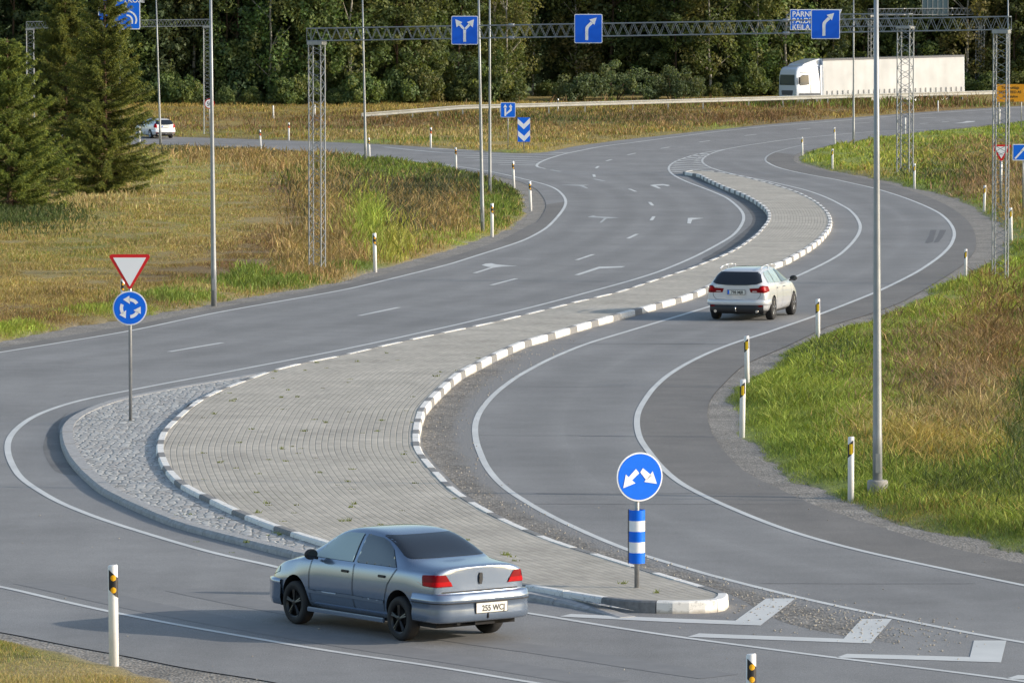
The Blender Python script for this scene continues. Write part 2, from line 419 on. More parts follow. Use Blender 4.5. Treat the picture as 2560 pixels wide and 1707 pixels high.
# ---- outlines traced on the ground
AL = [(-300,915),(-150,893),(0,870),(110,848.5),(183,837),(366,806),(535,772),(700,741),(860,711),(960,686),(1142,638),(1252,600),(1318,567),
      (1344,554),(1362,526),(1366,512),(1358,493),(1343,475),(1318,461),(1289,451),(1230,437),(1161,424),(1069,409.5),(960,398),(850,388),(700,377),(541,368),(351,361),(0,354),(-300,351)]
GLp = [(-300,902),(0,858),(146,825),(292,804),(402,786),(534,760),(695,735),(860,703),(941,678),(1069,642),(1179,609),(1281,571),(1318,541),(1320,519),
      (1312,490),(1289,470),(1252,453),(1197,437),(1142,426),(1069,413),(960,401),(850,391),(700,380),(541,371),(351,364),(0,357),(-300,354)]
AM = [(-300,328),(0,333),(250,338),(439,342),(530,345.5),(860,356.5),(1033,365.6),(1179,376.6),(1270,384),(1336,385.7),(1362,382),(1435,366),(1545,351),(1710,332.5),
      (1919,310.8),(2131,294),(2358,277),(2560,265),(2760,256),(2950,250)]
AR = [(2950,276),(2760,288),(2560,303),(2395,320),(2285,331),(2139,351),(2066,365),(2011,378),(1989,387),(1982,397),(1993,409),(2035,422),(2092,433),(2150,444),
      (2214,458),(2272,475),(2329,495),(2380,520),(2420,552),(2440,590),(2436,630),(2400,668),(2330,712),(2250,757),(2150,793),(2066,816),(2018,841),(1956,870),
      (1883,900),(1846,922),(1806,962),(1779,991),(1769,1020),(1769,1050),(1784,1090),(1810,1127),(1864,1181),(1956,1225),(2029,1260),(2139,1298),(2248,1333),(2358,1364),(2468,1390),(2560,1408),(2760,1455)]
GRp = [(2950,278),(2760,290),(2560,305),(2395,322),(2285,333),(2139,353),(2066,367),(2016,380),(1998,388),(1992,396),(2000,405),(2035,419),(2092,431),(2150,441),
      (2214,454),(2272,470),(2339,484),(2387,499),(2425,518),(2454,539),(2481,552),(2502,575),(2511,600),(2502,629),(2473,653),(2425,677),(2340,713),(2300,742),(2241,772),(2175,797),(2102,819),
      (2047,838),(2003,859),(1956,882),(1919,907),(1883,933),(1846,958),(1824,995),(1813,1020),(1820,1053),(1846,1090),(1880,1128),(1905,1160),(1974,1203),(2040,1233),(2102,1251),(2157,1280),(2230,1302),(2322,1328),(2431,1353),(2504,1372),(2560,1388),(2760,1437)]
AC = [(-300,1535),(-150,1556),(0,1578),(55,1587),(146,1609),(256,1628),(329,1640),(420,1660),(494,1677),(585,1686),(695,1704),(768,1722),(860,1760),(900,1800)]
GCp = [(-300,1545),(-150,1566),(0,1588),(66,1606),(110,1618),(219,1626),(278,1646),(329,1664),(413,1684),(439,1704),(480,1730),(520,1790),(540,1860)]
def wrap(c, extra): return np.vstack([c, np.array(extra, float)])
cAL, cGL, cAM, cAR, cGR = curve(AL), curve(GLp), curve(AM, step=1.0), curve(AR), curve(GRp)
cAC, cGC = curve(AC), curve(GCp)
def ragged(P, amp, seed):
    r = np.random.default_rng(seed); n = len(P); a = np.interp(np.arange(n), np.arange(0, n + 4, 2), r.normal(0, 1, len(np.arange(0, n + 4, 2)))) + .7 * r.normal(0, .5, n)
    return P + normals2(P) * (np.clip(a, -1.6, 1.6) * amp)[:, None]
def normals2(P, closed=False):
    t = (np.roll(P, -1, 0) - np.roll(P, 1, 0)) if closed else np.gradient(P, axis=0)
    t = t / (np.hypot(t[:, 0], t[:, 1])[:, None] + 1e-9); return np.c_[-t[:, 1], t[:, 0]]
cGL = ragged(cGL, .12, 1); cGR = ragged(cGR, .13, 2); cGC = ragged(cGC, .10, 3)
HL, GLw = wrap(cAL, [(-70, 352), (-70, 125)]), wrap(cGL, [(-69, 350), (-69, 127)])
HM = wrap(cAM, [(80, 700), (-80, 700)])
HR, GRw = wrap(cAR, [(30, 60), (75, 60), (75, 400)]), wrap(cGR, [(29, 62), (74, 62), (74, 398)])
cx_, cy_ = gnp(900, 2300); HCn, GCw = wrap(cAC, [(0, 58), (-14, 58), (-14, 74)]), wrap(cGC, [(-1, 59), (-13, 59), (-13, 73)])
OUT = [(-70, 45), (70, 45), (78, 520), (-78, 520)]
OUT = resample(np.array(OUT, float), 5, True)

# ---- road surface
sheet("road", OUT, [HL, HM, HR, HCn], 0.0, M['asphalt'], grid=6)
gv = [sheet("gravel_shoulder", HL, [], -.012, M['gravel'], grid=8), sheet("gravel_shoulder", HR, [], -.012, M['gravel'], grid=8), sheet("gravel_shoulder", HCn, [], -.012, M['gravel'], grid=4)]

# ---- splitter island outlines (top outer edge of the kerb)
KH = .18
isl_right = (zz(1700,1134,S2,[(345,950),(220,912),(0,845)]) + zz(850,1134,S2,[(2265,838),(2165,797),(1915,726),(1820,690),(1590,625),(1330,525),(1110,425)]) +
  zz(1000,950,S5,[(940,1550),(770,1430),(680,1365),(580,1245),(510,1185),(420,1070),(365,1010),(290,900),(270,840),(265,740),(265,670),(280,570),(290,520),(320,410),(340,362),(415,268),(465,215),(555,125),(605,80)]) +
  zz(850,660,S5,[(1475,1510),(1640,1380),(1715,1345),(1890,1262),(1955,1220),(2115,1145),(2190,1110),(2345,1040)]) +
  zz(1300,580,S5,[(90,1415),(305,1360),(625,1265),(920,1175),(1230,1090),(1530,1010),(1825,930),(2115,850),(2352,775)]) +
  zz(1700,360,S5,[(620,1745),(900,1670),(1370,1530),(1510,1455),(1690,1355),(1770,1300),(1830,1255),(1880,1205),(1920,1155),(1960,1110),(1985,1050),(1995,1000),(1985,960),(1972,925),(1950,885),(1925,855),(1880,812),(1830,770),(1780,735),(1720,705),(1650,668),(1580,635),(1500,605),(1420,580),(1330,550),(1230,520),(1130,495),(1030,470),(920,440),(810,415),(700,393),(540,370)]))
isl_left = (zz(1700,360,S5,[(240,395),(330,445),(400,480),(480,515),(550,550),(640,580),(700,605),(780,635),(850,668),(910,700),(970,735),(1030,775),(1080,815),(1120,860),(1143,905),(1145,945),(1135,985),(1110,1030),(1070,1075),(1030,1125),(970,1185),(900,1235),(840,1280),(760,1335),(660,1390),(540,1450),(400,1505),(240,1565)]) +
  zz(1300,580,S5,[(2200,470),(2010,530),(1810,595),(1600,665),(1370,740),(1210,790),(1000,840),(780,885),(470,965),(140,1045),(0,1080)]) +
  zz(850,660,S5,[(2160,708),(1770,797),(1330,885),(890,978),(430,1081),(0,1183)]) + zz(400,780,S5,[(2190,588),(1830,656),(1380,768),(1025,900),(690,1028),(420,1172),(225,1328),(45,1500)]) +
  zz(0,900,S5,[(2085,930),(2050,1020),(2030,1110),(2030,1190),(2065,1275),(2110,1385),(2165,1450)]) +
  zz(0,1134,S2,[(1190,185),(1245,220),(1355,275),(1560,375),(1645,410),(1815,475),(1912,510),(2125,577)]) + [(870,1373),(930,1393),(1050,1416),(1200,1442)] +
  zz(850,1134,S2,[(1310,905),(1705,965),(1920,1008),(2285,1015)]) + zz(1700,1134,S2,[(0,1012),(180,1007),(290,1003),(318,985)]))
R_ = curve(isl_right, KH, .25, sg=.008); L_ = curve(isl_left, KH, .25, sg=.008)
top_cap = np.array([gnp(1705, 429.5, KH), gnp(1727, 426.0, KH), gnp(1760, 426.5, KH), gnp(1782, 427.5, KH)]); top_cap = np.c_[top_cap[:, 0], top_cap[:, 1]]
isl = np.vstack([R_, top_cap[::-1], L_]); _n = int(round(np.hypot(*(np.roll(isl, -1, 0) - isl).T).sum() / 3)) * 12; isl = resample(isl, np.hypot(*(np.roll(isl, -1, 0) - isl).T).sum() / _n, True)
def smooth_closed(P, it):
    for _ in range(it): P = .5 * P + .25 * (np.roll(P, 1, 0) + np.roll(P, -1, 0))
    return P
isl = smooth_closed(isl, 1); print('island', len(isl), _n)
def inset(P, d):
    N = normals2(P, True); area = .5 * np.sum(P[:, 0] * np.roll(P[:, 1], -1) - np.roll(P[:, 0], -1) * P[:, 1])
    return P + N * d * (1 if area > 0 else -1)
def kerb(name, P, hz, wd, mats, pattern, stone, closed=True, base=-.03, chamf=.025):
    bm = bmesh.new(); n = len(P); step = .25; per = max(1, int(round(stone / step)))
    Q = inset(P, .012); I1 = inset(P, chamf + .012); I2 = inset(P, wd)
    prof = [(P, base), (Q, hz - chamf), (I1, hz), (I2, hz), (I2, base)]
    k = 0; i = 0
    while i < n - (0 if closed else 1):
        j = min(i + per, n if closed else n - 1); mi = pattern[k % len(pattern)]; jit = random.uniform(-.005, .005)
        rows = []
        for q in range(i, j + 1):
            e = 0
            row = []
            for (A, z) in prof:
                if not closed: z = z if z < 0 else z * min(1, max(.15, (n - q) / 12))
                p = A[q % n]
                if q == i: p = p + (A[(q + 1) % n] - p) * .03
                if q == j: p = p + (A[(q - 1) % n] - p) * .03
                row.append(bm.verts.new((p[0], p[1], z + float(E(p[1])) + (jit if z > .05 else 0))))
            rows.append(row)
        for a, b in zip(rows, rows[1:]):
            for u in range(5):
                f = bm.faces.new((a[u], a[(u + 1) % 5], b[(u + 1) % 5], b[u])); f.material_index = mi
        for row in (rows[0], rows[-1]):
            f = bm.faces.new(row); f.material_index = mi
        i = j; k += 1
    return struct(obj(name, bm, mats))
kerb("kerb", isl, KH, .16, [M['kerb_w'], M['kerb_d']], [1, 0, 0], 1.0)
pave_edge = inset(isl, .15)
area_ = .5 * np.sum(isl[:, 0] * np.roll(isl[:, 1], -1) - np.roll(isl[:, 0], -1) * isl[:, 1])
_dc = {}
def dpar(x, y):
    key = len(x)
    if key not in _dc: _dc[key] = pdist(x, y, R_, False, True)
    return _dc[key]
sheet("island_paving", pave_edge, [], KH - .012, M['paving'], grid=.45, attrs={'across': lambda x, y: dpar(x, y)[0], 'along': lambda x, y: dpar(x, y)[1]})

# ---- cobbled apron round the nose of the island, with its low granite kerb
apron = (zz(400,780,S5,[(1370,768),(900,852),(400,932),(0,1004)]) + zz(0,900,S5,[(1730,445),(1400,520),(1150,610),(950,700),(830,790),(775,870),(775,960),(790,1060),(830,1160),(880,1260),(1020,1430)]) +
  zz(0,1134,S2,[(560,130),(680,235),(980,378),(1200,465),(1500,545),(1780,615),(2080,690)]) + [(860,1407),(960,1436),(1100,1462),(1250,1476)] + zz(850,1134,S2,[(1320,955),(1600,1005),(1905,1072)]))
ap = curve(apron, .11, .25, sg=.008)
back = np.array([gnp(x, y, .11) for x, y in [(1500,1510),(1380,1480),(1250,1455),(1100,1425),(950,1395),(860,1370),(700,1325),(560,1265),(480,1210),(440,1170),(420,1120),(430,1060),(470,1010),(540,980),(600,950),(650,932)]])
app = np.vstack([ap, back])
ain = inset(ap, .28) if False else None
N_ = normals2(ap); sgn = 1 if np.dot(N_[len(ap) // 2], np.array(gnp(500, 1100)) - ap[len(ap) // 2]) > 0 else -1
def inset_open(P, d): return P + normals2(P) * d * sgn
_old = inset; inset = lambda P, d: (inset_open(P, d) if len(P) == len(ap) and np.allclose(P[0], ap[0]) else _old(P, d))
kerb("granite_kerb", ap, .11, .28, [M['kerb_g']], [0], 1.0, closed=False, chamf=.05)
inset = _old
ein = inset_open(ap, .26)
isl_in = inset(isl, .05)
sheet("cobbled_apron", np.vstack([ein, back]), [isl_in], .098, M['cobble'])

# ---- painted lines
lnA = [(-150,905),(0,881),(322,828),(534,783),(860,725),(938,707),(1127,660),(1164,648),(1307,602),(1365,571),(1395,541),(1411,519),(1415,504),(1409,490),(1391,473),(1362,461),(1329,453),(1281,441),(1230,430),(1142,416),(1033,402),(916,389),(850,382),(541,362),(351,356),(0,348)]
lnB = (zz(1700,360,S5,[(3200,-185),(2352,-150),(1500,-70),(1000,0),(600,70),(280,122),(100,170),(0,207)]) + zz(1340,360,4.2,[(1480,175),(1410,220),(1390,258),(1410,300),(1470,345),(1600,405),(1800,480),(2000,565),(2120,660),(2175,730),(2180,800),(2140,880),(2080,950),(2000,1005)]) +
  zz(1300,580,S5,[(2352,290),(2100,405),(1800,525),(1500,620),(1200,705),(900,785),(600,868),(300,945),(0,1022)]) + zz(850,660,S5,[(1900,705),(1500,800),(1040,900),(600,1000),(300,1062),(0,1125)]) +
  zz(400,780,S5,[(1700,627),(1200,720),(640,830),(300,890),(0,945)]) + zz(0,900,S5,[(1685,400),(1300,470),(950,550),(700,630),(480,715),(320,810),(180,930),(110,1040),(95,1140),(110,1250),(170,1390)]) +
  zz(0,1134,S2,[(152,176),(400,330),(700,450),(1000,545),(1200,605),(1500,690),(1720,735),(1880,770)]) + [(850,1457),(1050,1500)] + zz(850,1134,S2,[(1250,1080),(1500,1125),(1800,1175),(2352,1258)]) + zz(1700,1134,S2,[(500,1320),(1100,1400),(1700,1470),(2352,1555),(2700,1605)]))
lnC = [(-150,1442)] + zz(0,1134,S2,[(0,905),(300,978),(750,1080),(1300,1185),(1790,1270),(2352,1365)]) + zz(850,1134,S2,[(600,1445),(1330,1567),(1900,1650)])
lnD = (zz(1700,360,S5,[(600,70),(450,110),(330,165),(285,215),(295,250),(380,305),(540,358),(720,402),(900,440),(1030,463),(1200,500),(1400,545),(1600,592),(1800,655),(2000,740),(2200,850)]) +
  zz(2100,380,S5,[(100,735),(200,830),(258,930),(268,990),(240,1080),(150,1200),(0,1340)]) + [(2060,659),(1978,697),(1870,735),(1769,768)] + zz(1300,580,S5,[(1900,1150),(1300,1330),(900,1450),(600,1565)]) +
  zz(1450,800,S5,[(-200,425)]) + zz(850,567,S2,[(1420,910),(1200,1030)]) + zz(1000,950,S5,[(1470,0),(1300,125),(1160,260),(1040,420),(985,560),(980,700),(1010,860),(1040,930),(1110,1100),(1240,1280),(1400,1430),(1600,1560)]) +
  zz(850,1134,S2,[(1340,370),(1500,455),(1750,570),(1960,655),(2120,710),(2352,775)]) + zz(1700,1134,S2,[(110,805),(400,880),(800,980),(1400,1110),(2000,1230),(2352,1290),(2700,1350)]))
lnE = (zz(1700,360,S5,[(1130,235),(1250,300),(1450,355),(1800,425),(2100,475)]) + zz(2100,380,S5,[(0,375),(420,468),(700,550),(900,620),(1100,700),(1300,800),(1420,905),(1485,1010),(1495,1100),(1440,1230),(1300,1370),(1010,1567)]) +
  zz(1700,567,S2,[(1362,438),(960,597),(470,765)]) + zz(1450,800,S5,[(2200,240),(2000,305),(1700,420),(1400,565),(1150,720),(960,890),(830,1070),(760,1200),(740,1340),(755,1450),(790,1567)]) +
  [(1651,1165)] + zz(1700,1134,S2,[(0,200),(200,305),(500,435),(800,545),(1200,655),(1700,765),(2352,900),(2700,970)]))
lnE0 = zz(1700,360,S5,[(1650,8),(1400,60),(1230,110),(1130,165),(1112,205),(1130,235)])
lnF = zz(850,0,S2,[(1405,1155),(1350,1143),(1337,1130),(1400,1095),(1550,1050),(1800,1000),(2352,930)]) + zz(1700,0,S2,[(500,872),(1180,820),(1480,792),(2100,752),(2352,735),(2800,705)])
lnH = zz(850,0,S2,[(-800,965),(0,985),(400,1008),(800,1032),(1100,1062),(1330,1075)])
bm = bmesh.new()
for pts, wd, mi in ((lnA,.13,0),(lnB,.13,0),(lnC,.12,0),(lnD,.13,0),(lnE,.13,0),(lnE0,.12,1),(lnF,.16,0),(lnH,.12,1)):
    ribbon(bm, curve(pts, 0, .5, sg=.009), wd, mi)
dashes = (zz(400,780,S5,[(120,520),(815,402)]), zz(850,660,S5,[(250,677),(770,568)]), zz(850,660,S5,[(1980,277),(2305,192)]), zz(1300,580,S5,[(740,368),(955,295)]), zz(1300,580,S5,[(1410,87),(1530,28)]),
  zz(1340,360,4.2,[(1210,803),(1238,762)]), zz(1340,360,4.2,[(1193,612),(1225,648)]), zz(1340,360,4.2,[(978,473),(1050,502)]), zz(1340,360,4.2,[(614,347),(606,322)]), zz(1340,360,4.2,[(630,257),(655,236)]),
  zz(1340,360,4.2,[(738,181),(792,165)]), zz(1340,360,4.2,[(963,117),(1045,98)]), zz(1340,360,4.2,[(1308,50),(1402,35)]), zz(1700,0,S2,[(130,973),(205,963)]), zz(1700,0,S2,[(440,929),(525,920)]),
  zz(1700,0,S2,[(800,887),(890,879)]), zz(1700,0,S2,[(1190,846),(1300,838)]), zz(1700,0,S2,[(1640,809),(1750,804)]), zz(1700,0,S2,[(1790,836),(1840,832)]), zz(1700,0,S2,[(1640,847),(1700,843)]), zz(1700,0,S2,[(2090,771),(2180,768)]))
for d in dashes:
    P = np.array([gnp(*d[0]), gnp(*d[1])]); ribbon(bm, resample(P, 1.0), .15)
for d in (zz(1340,360,4.2,[(605,368),(720,392)]), zz(1340,360,4.2,[(160,275),(255,292)])):
    P = np.array([gnp(*d[0]), gnp(*d[1])]); ribbon(bm, resample(P, 1.0), .2, 1)
arrows = [zz(1300,580,S5,[(710,563),(770,565),(1040,480),(1330,465),(1375,450),(1300,450),(1040,456),(1010,462)]),
  zz(850,660,S5,[(1730,120),(1790,120),(2000,52),(2120,36),(2320,28),(2200,22),(2040,8),(1980,-8),(1900,-2),(1850,16),(1930,40),(1975,45)]),
  zz(1340,360,4.2,[(540,770),(600,752),(640,763),(760,768),(870,775),(740,785),(690,828),(665,828),(715,782),(620,775)]),
  zz(1340,360,4.2,[(1595,780),(1630,777),(1760,780),(1640,797),(1625,838),(1588,835)]),
  zz(1340,360,4.2,[(260,430),(380,431),(560,431),(500,440),(550,468),(525,468),(455,442),(370,438)]),
  zz(1340,360,4.2,[(1195,435),(1240,428),(1330,423),(1385,430),(1408,437),(1380,445),(1340,437),(1260,440),(1315,468),(1285,470)]),
  zz(1700,0,S2,[(1870,845),(1940,843),(2010,835),(2020,830),(1960,830),(1930,838)])]
for a in arrows: pxpoly(bm, a, 1 if a is arrows[2] or a is arrows[4] else 0)
chev = [[(1398,1541),(1427,1534.5),(1700,1546.5),(1838,1551.5),(1915,1496),(1989,1495.5),(1901,1563.5),(1700,1556)],
  zz(1700,1134,S2,[(50,1252),(130,1228),(600,1246),(1118,1265),(1240,1130),(1450,1130),(1305,1297),(600,1272)]),
  zz(1700,1134,S2,[(1070,1393),(1140,1368),(1600,1379),(1982,1390),(2010,1277),(2232,1277),(2195,1427),(1600,1408)]),
  zz(1700,1134,S2,[(2230,1537),(2310,1513),(2740,1525),(2740,1555),(2400,1545)])]
for a in chev: pxpoly(bm, a, 0)
# hatching between the two carriageways and at the slip-road nose
lb = np.array(zz(1340,360,4.2,[(1820,80),(1650,120),(1480,175),(1410,220),(1390,258),(1410,300),(1440,325)])); ld = np.array(zz(1700,360,S5,[(560,80),(450,110),(330,165),(285,215),(295,250),(380,305),(440,330)]))
for k, y in enumerate(np.linspace(386, 430, 11)):
    xl = np.interp(y, lb[:, 1], lb[:, 0]); xr = np.interp(y, ld[:, 1], ld[:, 0]) if y < 423 else 1727 + (430 - y) * 6
    if xr - xl < 6: continue
    P = np.array([gnp(xl + 3, y - 1.2), gnp((xl + xr) / 2 + 6, y + .9), gnp(xr - 3, y - 1.0)]); ribbon(bm, P, .55, 0)
for x0, y0, x1, y1 in ((600,1015,1330,1046),(1440,1050,1560,1045),(700,1046,1500,1060),(780,1062,1440,1078),(860,1078,1395,1092),(930,1094,1365,1106),(1000,1110,1345,1119),(1090,1126,1335,1131),(300,1006,700,1046)):
    P = np.array([gnp(850 + x0 / S2, y0 / S2), gnp(850 + x1 / S2, y1 / S2)]); ribbon(bm, P, .45, 1 if x0 < 600 else 0)
bmesh.ops.triangulate(bm, faces=[f for f in bm.faces if len(f.verts) > 4])
drape(bm, .006)
for f in bm.faces:
    f.normal_update()
    if f.normal.z < 0: f.normal_flip()
struct(obj("road_markings", bm, [M['line'], M['line_worn']], normals=False))

# ---- polished wheel tracks in the lanes
def track(a, b, fr, wd=.75, i0=0.0, i1=1.0):
    d = np.hypot(a[:, None, 0] - b[None, :, 0], a[:, None, 1] - b[None, :, 1]); P = a * (1 - fr) + b[d.argmin(1)] * fr
    P = resample(P[int(i0 * len(P)):int(i1 * len(P))], 1.0)
    for _ in range(12): P[1:-1] = .5 * P[1:-1] + .25 * (P[2:] + P[:-2])
    return P, wd
cA_, cB_, cD_, cE2 = curve(lnA, 0, 1.0), curve(lnB, 0, 1.0), curve(lnD, 0, 1.0), curve(lnE, 0, 1.0)
wt_ = bmesh.new(); lay = wt_.verts.layers.float.new('fade'); kz = 0
for P, wd in (track(cE2, cD_, .30), track(cE2, cD_, .68), track(cA_, cB_, .13, .6, 0, .66), track(cA_, cB_, .37, .6, 0, .66), track(cA_, cB_, .62, .6, 0, .66), track(cA_, cB_, .86, .6, 0, .66)):
    N = normals2(P); rows = []; kz += 1
    for p, n in zip(P, N):
        row = []
        for o_, f_ in ((-wd, 0), (-wd * .45, .8), (0, 1), (wd * .45, .8), (wd, 0)):
            v = wt_.verts.new((p[0] + n[0] * o_, p[1] + n[1] * o_, E(p[1] + n[1] * o_) + .0004 + .0001 * kz)); v[lay] = f_; row.append(v)
        rows.append(row)
    for a, b in zip(rows, rows[1:]):
        for i in range(4): wt_.faces.new((a[i], b[i], b[i + 1], a[i + 1]))
for f in wt_.faces:
    f.normal_update()
    if f.normal.z < 0: f.normal_flip()
struct(obj("wheel_tracks", wt_, M['asphalt_track'], normals=False))
# ---- transverse joints, tyre marks, dirt and painted shade in the dead corners of the road
def patch(name, px, dz, mat): return sheet(name, curve(px, 0, .4, True, sg=.004), [], dz, mat)
bm = bmesh.new()
for x0, x1, y in ((1620,1820,860),(1200,1760,859),(1250,1560,966),(1640,1815,967),(1190,1450,1088),(1450,1770,1090),(1250,2010,1259),(1700,2030,1233),(1900,2440,1458),(1340,1700,1233),(0,160,925)):
    P = np.array([gnp(x0, y), gnp((x0 + x1) / 2, y + 1), gnp(x1, y + .5)]); ribbon(bm, P, .05)
drape(bm, .003); M['seam'] = plain("bitumen_seam", (.12, .12, .122), .8, noise=.4, nscale=3); struct(obj("road_joints", bm, M['seam']))
bm = bmesh.new(); zt = {}
cC_ = curve(lnC, 0, .5, sg=.012); nC_ = normals2(cC_)
for a_, b_, o_, wd in ((.10,.97,.75,.75), (.22,.98,2.3,.7)):
    P_ = (cC_ + nC_ * o_ * (1 if (cC_ + nC_)[len(cC_) // 2, 1] > cC_[len(cC_) // 2, 1] else -1))[int(a_ * len(cC_)):int(b_ * len(cC_))]
    b2 = bmesh.new(); ribbon(b2, P_, wd); drape(b2, .0035 + .0003 * len(zt)); zt[wd, len(zt)] = 1; me_ = bpy.data.meshes.new('t'); b2.to_mesh(me_); b2.free(); bm.from_mesh(me_); bpy.data.meshes.remove(me_)
q = NB("tyre_marks"); g = q.n('NewGeometry').outputs['Position']; M['tyre'] = q.base(q.mix(q.rng(q.noise(g, 2.5, 6, .7), .35, .65, .1, .9), (.21, .21, .212), (.17, .17, .174)), .8)
struct(obj("tyre_marks", bm, M['tyre']))
bm = bmesh.new()
for qd in ([(2326,575),(2341,575),(2332,605),(2318,609),(2312,607),(2322,590)], [(2350,575),(2366,575),(2357,592),(2346,606),(2334,607),(2344,590)]): pxpoly(bm, qd)
bmesh.ops.triangulate(bm, faces=bm.faces[:]); drape(bm, .003); struct(obj("road_patches", bm, plain("tar_patch", (.125, .125, .13), .8, noise=.3)))
patch("road_dirt_and_shade", zz(1700,360,S5,[(60,400),(200,420),(400,520),(600,620),(800,690),(950,760),(1060,830),(1130,930),(1120,1010),(1040,1110),(900,1225),(700,1350),(450,1470),(300,1530),(380,1460),(560,1350),(760,1200),(920,1060),(950,960),(880,850),(700,700),(450,560),(200,470)]), .0015, M['asphalt_stain_shade'])  # damp strip beside the kerb, with its shade painted into the asphalt colour
patch("road_dirt_and_shade", zz(0,900,S5,[(960,640),(850,720),(770,840),(770,980),(800,1100),(860,1260),(1010,1440),(1060,1520),(760,1480),(620,1320),(560,1150),(600,990),(680,860),(780,760)]), .0015, M['asphalt_stain_shade2'])
# worn darker shoulders outside the edge lines
def band(name, a, b, dz, mat):
    sheet(name, np.vstack([a, b[::-1]]), [], dz, mat)
M['shoulder'] = asphalt_mat("worn_shoulder_asphalt", (.168, .158, .148), .15)
i_ = int(np.argmin(np.hypot(cAR[:, 0] - float(gnp(1985, 392)[0]), cAR[:, 1] - float(gnp(1985, 392)[1])))); cE_ = curve(lnE0[2:-1] + lnE, 0, .5, sg=.009)
band("road_shoulder", cE_, cAR[i_ - 8:], .0012, M['shoulder'])
a0_ = int(np.argmin(np.abs(cAL[:, 0] - float(gnp(0, 870)[0])))); a1_ = int(np.argmin(np.hypot(cAL[:, 0] - float(gnp(1366, 512)[0]), cAL[:, 1] - float(gnp(1366, 512)[1]))))
band("road_shoulder", curve(lnA[1:13], 0, .5, sg=.009), cAL[a0_:a1_ + 1], .0012, M['shoulder'])
# gravel blown over the dead strip between the island and the inner line
cD = curve(lnD, 0, .5, sg=.009)
gp = zz(850,660,S5,[(2352,1130),(2200,1200),(1980,1320),(1720,1440)]) + zz(1000,950,S5,[(700,90),(480,310),(340,470),(300,640),(298,860),(420,1040),(600,1240),(800,1440),(960,1560)])
g_in = [(1640,718),(1560,741),(1450,770),(1370,795)] + [(p[0], p[1]) for p in gp] + zz(850,1134,S2,[(1110,440),(1500,605),(2000,770)]) + zz(1700,1134,S2,[(0,850),(350,960)])
tail = zz(1700,1134,S2,[(700,1150),(1100,1240),(1500,1300)]); 
g_out = [(1690,735),(1600,775),(1500,815)] + zz(850,660,S5,[(2352,1480)]) + zz(1000,950,S5,[(1470,0),(1160,260),(985,560),(980,700),(1040,930),(1240,1280),(1600,1560)]) + zz(850,1134,S2,[(1500,455),(1960,655),(2352,775)]) + zz(1700,1134,S2,[(400,880),(800,980),(1400,1110)])
ci, co = curve(g_in + tail, 0, .4, sg=.004), curve(g_out, 0, .4, sg=.004)
def fadefn(x, y):
    di = pdist(x, y, ci, False); do = pdist(x, y, co, False); f = 1.05 * np.clip(do / (di + do + 1e-6) * 1.5, 0, 1)
    ye = np.clip((100 - y) / 1, 0, 0) ; return f * np.clip((150 - y) / 30, .25, 1) * np.clip((y - 70) / 10 + .35, .3, 1)
sheet("loose_gravel", np.vstack([ci, co[::-1]]), [isl_in], .0015, M['gravel_fade'], grid=.5, attrs={'fade': fadefn})['kind'] = 'stuff'

# ================================================================== GRASSLAND: one ground sheet, coloured by what grows there
PAL = {'fresh': (.275,.33,.06), 'green': (.17,.225,.045), 'dark': (.07,.095,.03), 'olive': (.355,.27,.085), 'straw': (.42,.325,.155), 'orange': (.33,.235,.105),
       'brown': (.20,.125,.06), 'red': (.25,.17,.10), 'lime': (.33,.33,.07), 'grey': (.09,.095,.055), 'soil': (.17,.14,.10)}
#        cx    cy   rx   ry  colour  height weight
ZL = [(400,620,900,400,'olive',.15,1),(300,600,620,220,'straw',.16,.55),(300,600,620,220,'brown',.13,.12),(300,600,620,220,'orange',.16,.12),(400,500,330,100,'fresh',.13,.34),(250,620,300,120,'green',.13,.15),(150,640,260,60,'green',.13,.28),(500,450,200,60,'straw',.15,.4),(420,420,260,50,'fresh',.12,.35),
      (720,470,70,60,'brown',.10,.8),(755,540,50,60,'brown',.12,.95),(690,610,95,50,'brown',.14,.95),(570,665,130,38,'brown',.14,.9),(430,700,120,26,'brown',.14,.6),(480,728,120,18,'straw',.14,.7),(250,765,220,32,'brown',.15,.6),(60,800,120,35,'brown',.15,.6),(640,560,90,30,'straw',.14,.5),
      (600,396,100,14,'orange',.5,.8),(715,412,80,22,'orange',.55,.75),(825,470,55,60,'orange',.6,.8),(865,560,50,100,'orange',.6,.8),(780,650,60,50,'orange',.5,.65),(840,520,40,60,'lime',.45,.3),(770,650,30,30,'olive',.4,.4),(890,470,80,60,'grey',.5,.7),(840,430,80,40,'dark',.4,.4),(1000,500,140,60,'orange',.45,.5),
      (915,570,35,50,'fresh',.8,.6),(980,610,50,35,'lime',.6,.3),(1000,540,90,50,'grey',.4,.5),(1100,560,90,60,'orange',.4,.45),(960,430,150,30,'green',.45,.75),(1150,450,120,26,'dark',.35,.75),(1080,480,140,40,'grey',.4,.5),(1240,520,70,50,'green',.3,.8),(820,385,200,12,'grey',.3,.8),(560,378,160,8,'grey',.3,.7),
      (1270,480,50,40,'dark',.3,.6),(1150,600,120,18,'fresh',.2,.8),(900,672,140,12,'green',.2,.85),(700,712,140,12,'green',.25,.8),(620,708,40,22,'green',.4,.5),(330,787,120,12,'fresh',.25,.7),(80,838,130,12,'fresh',.25,.7),(450,752,100,12,'green',.3,.6),(60,545,120,30,'dark',.3,.7),(200,490,120,30,'straw',.3,.6)]
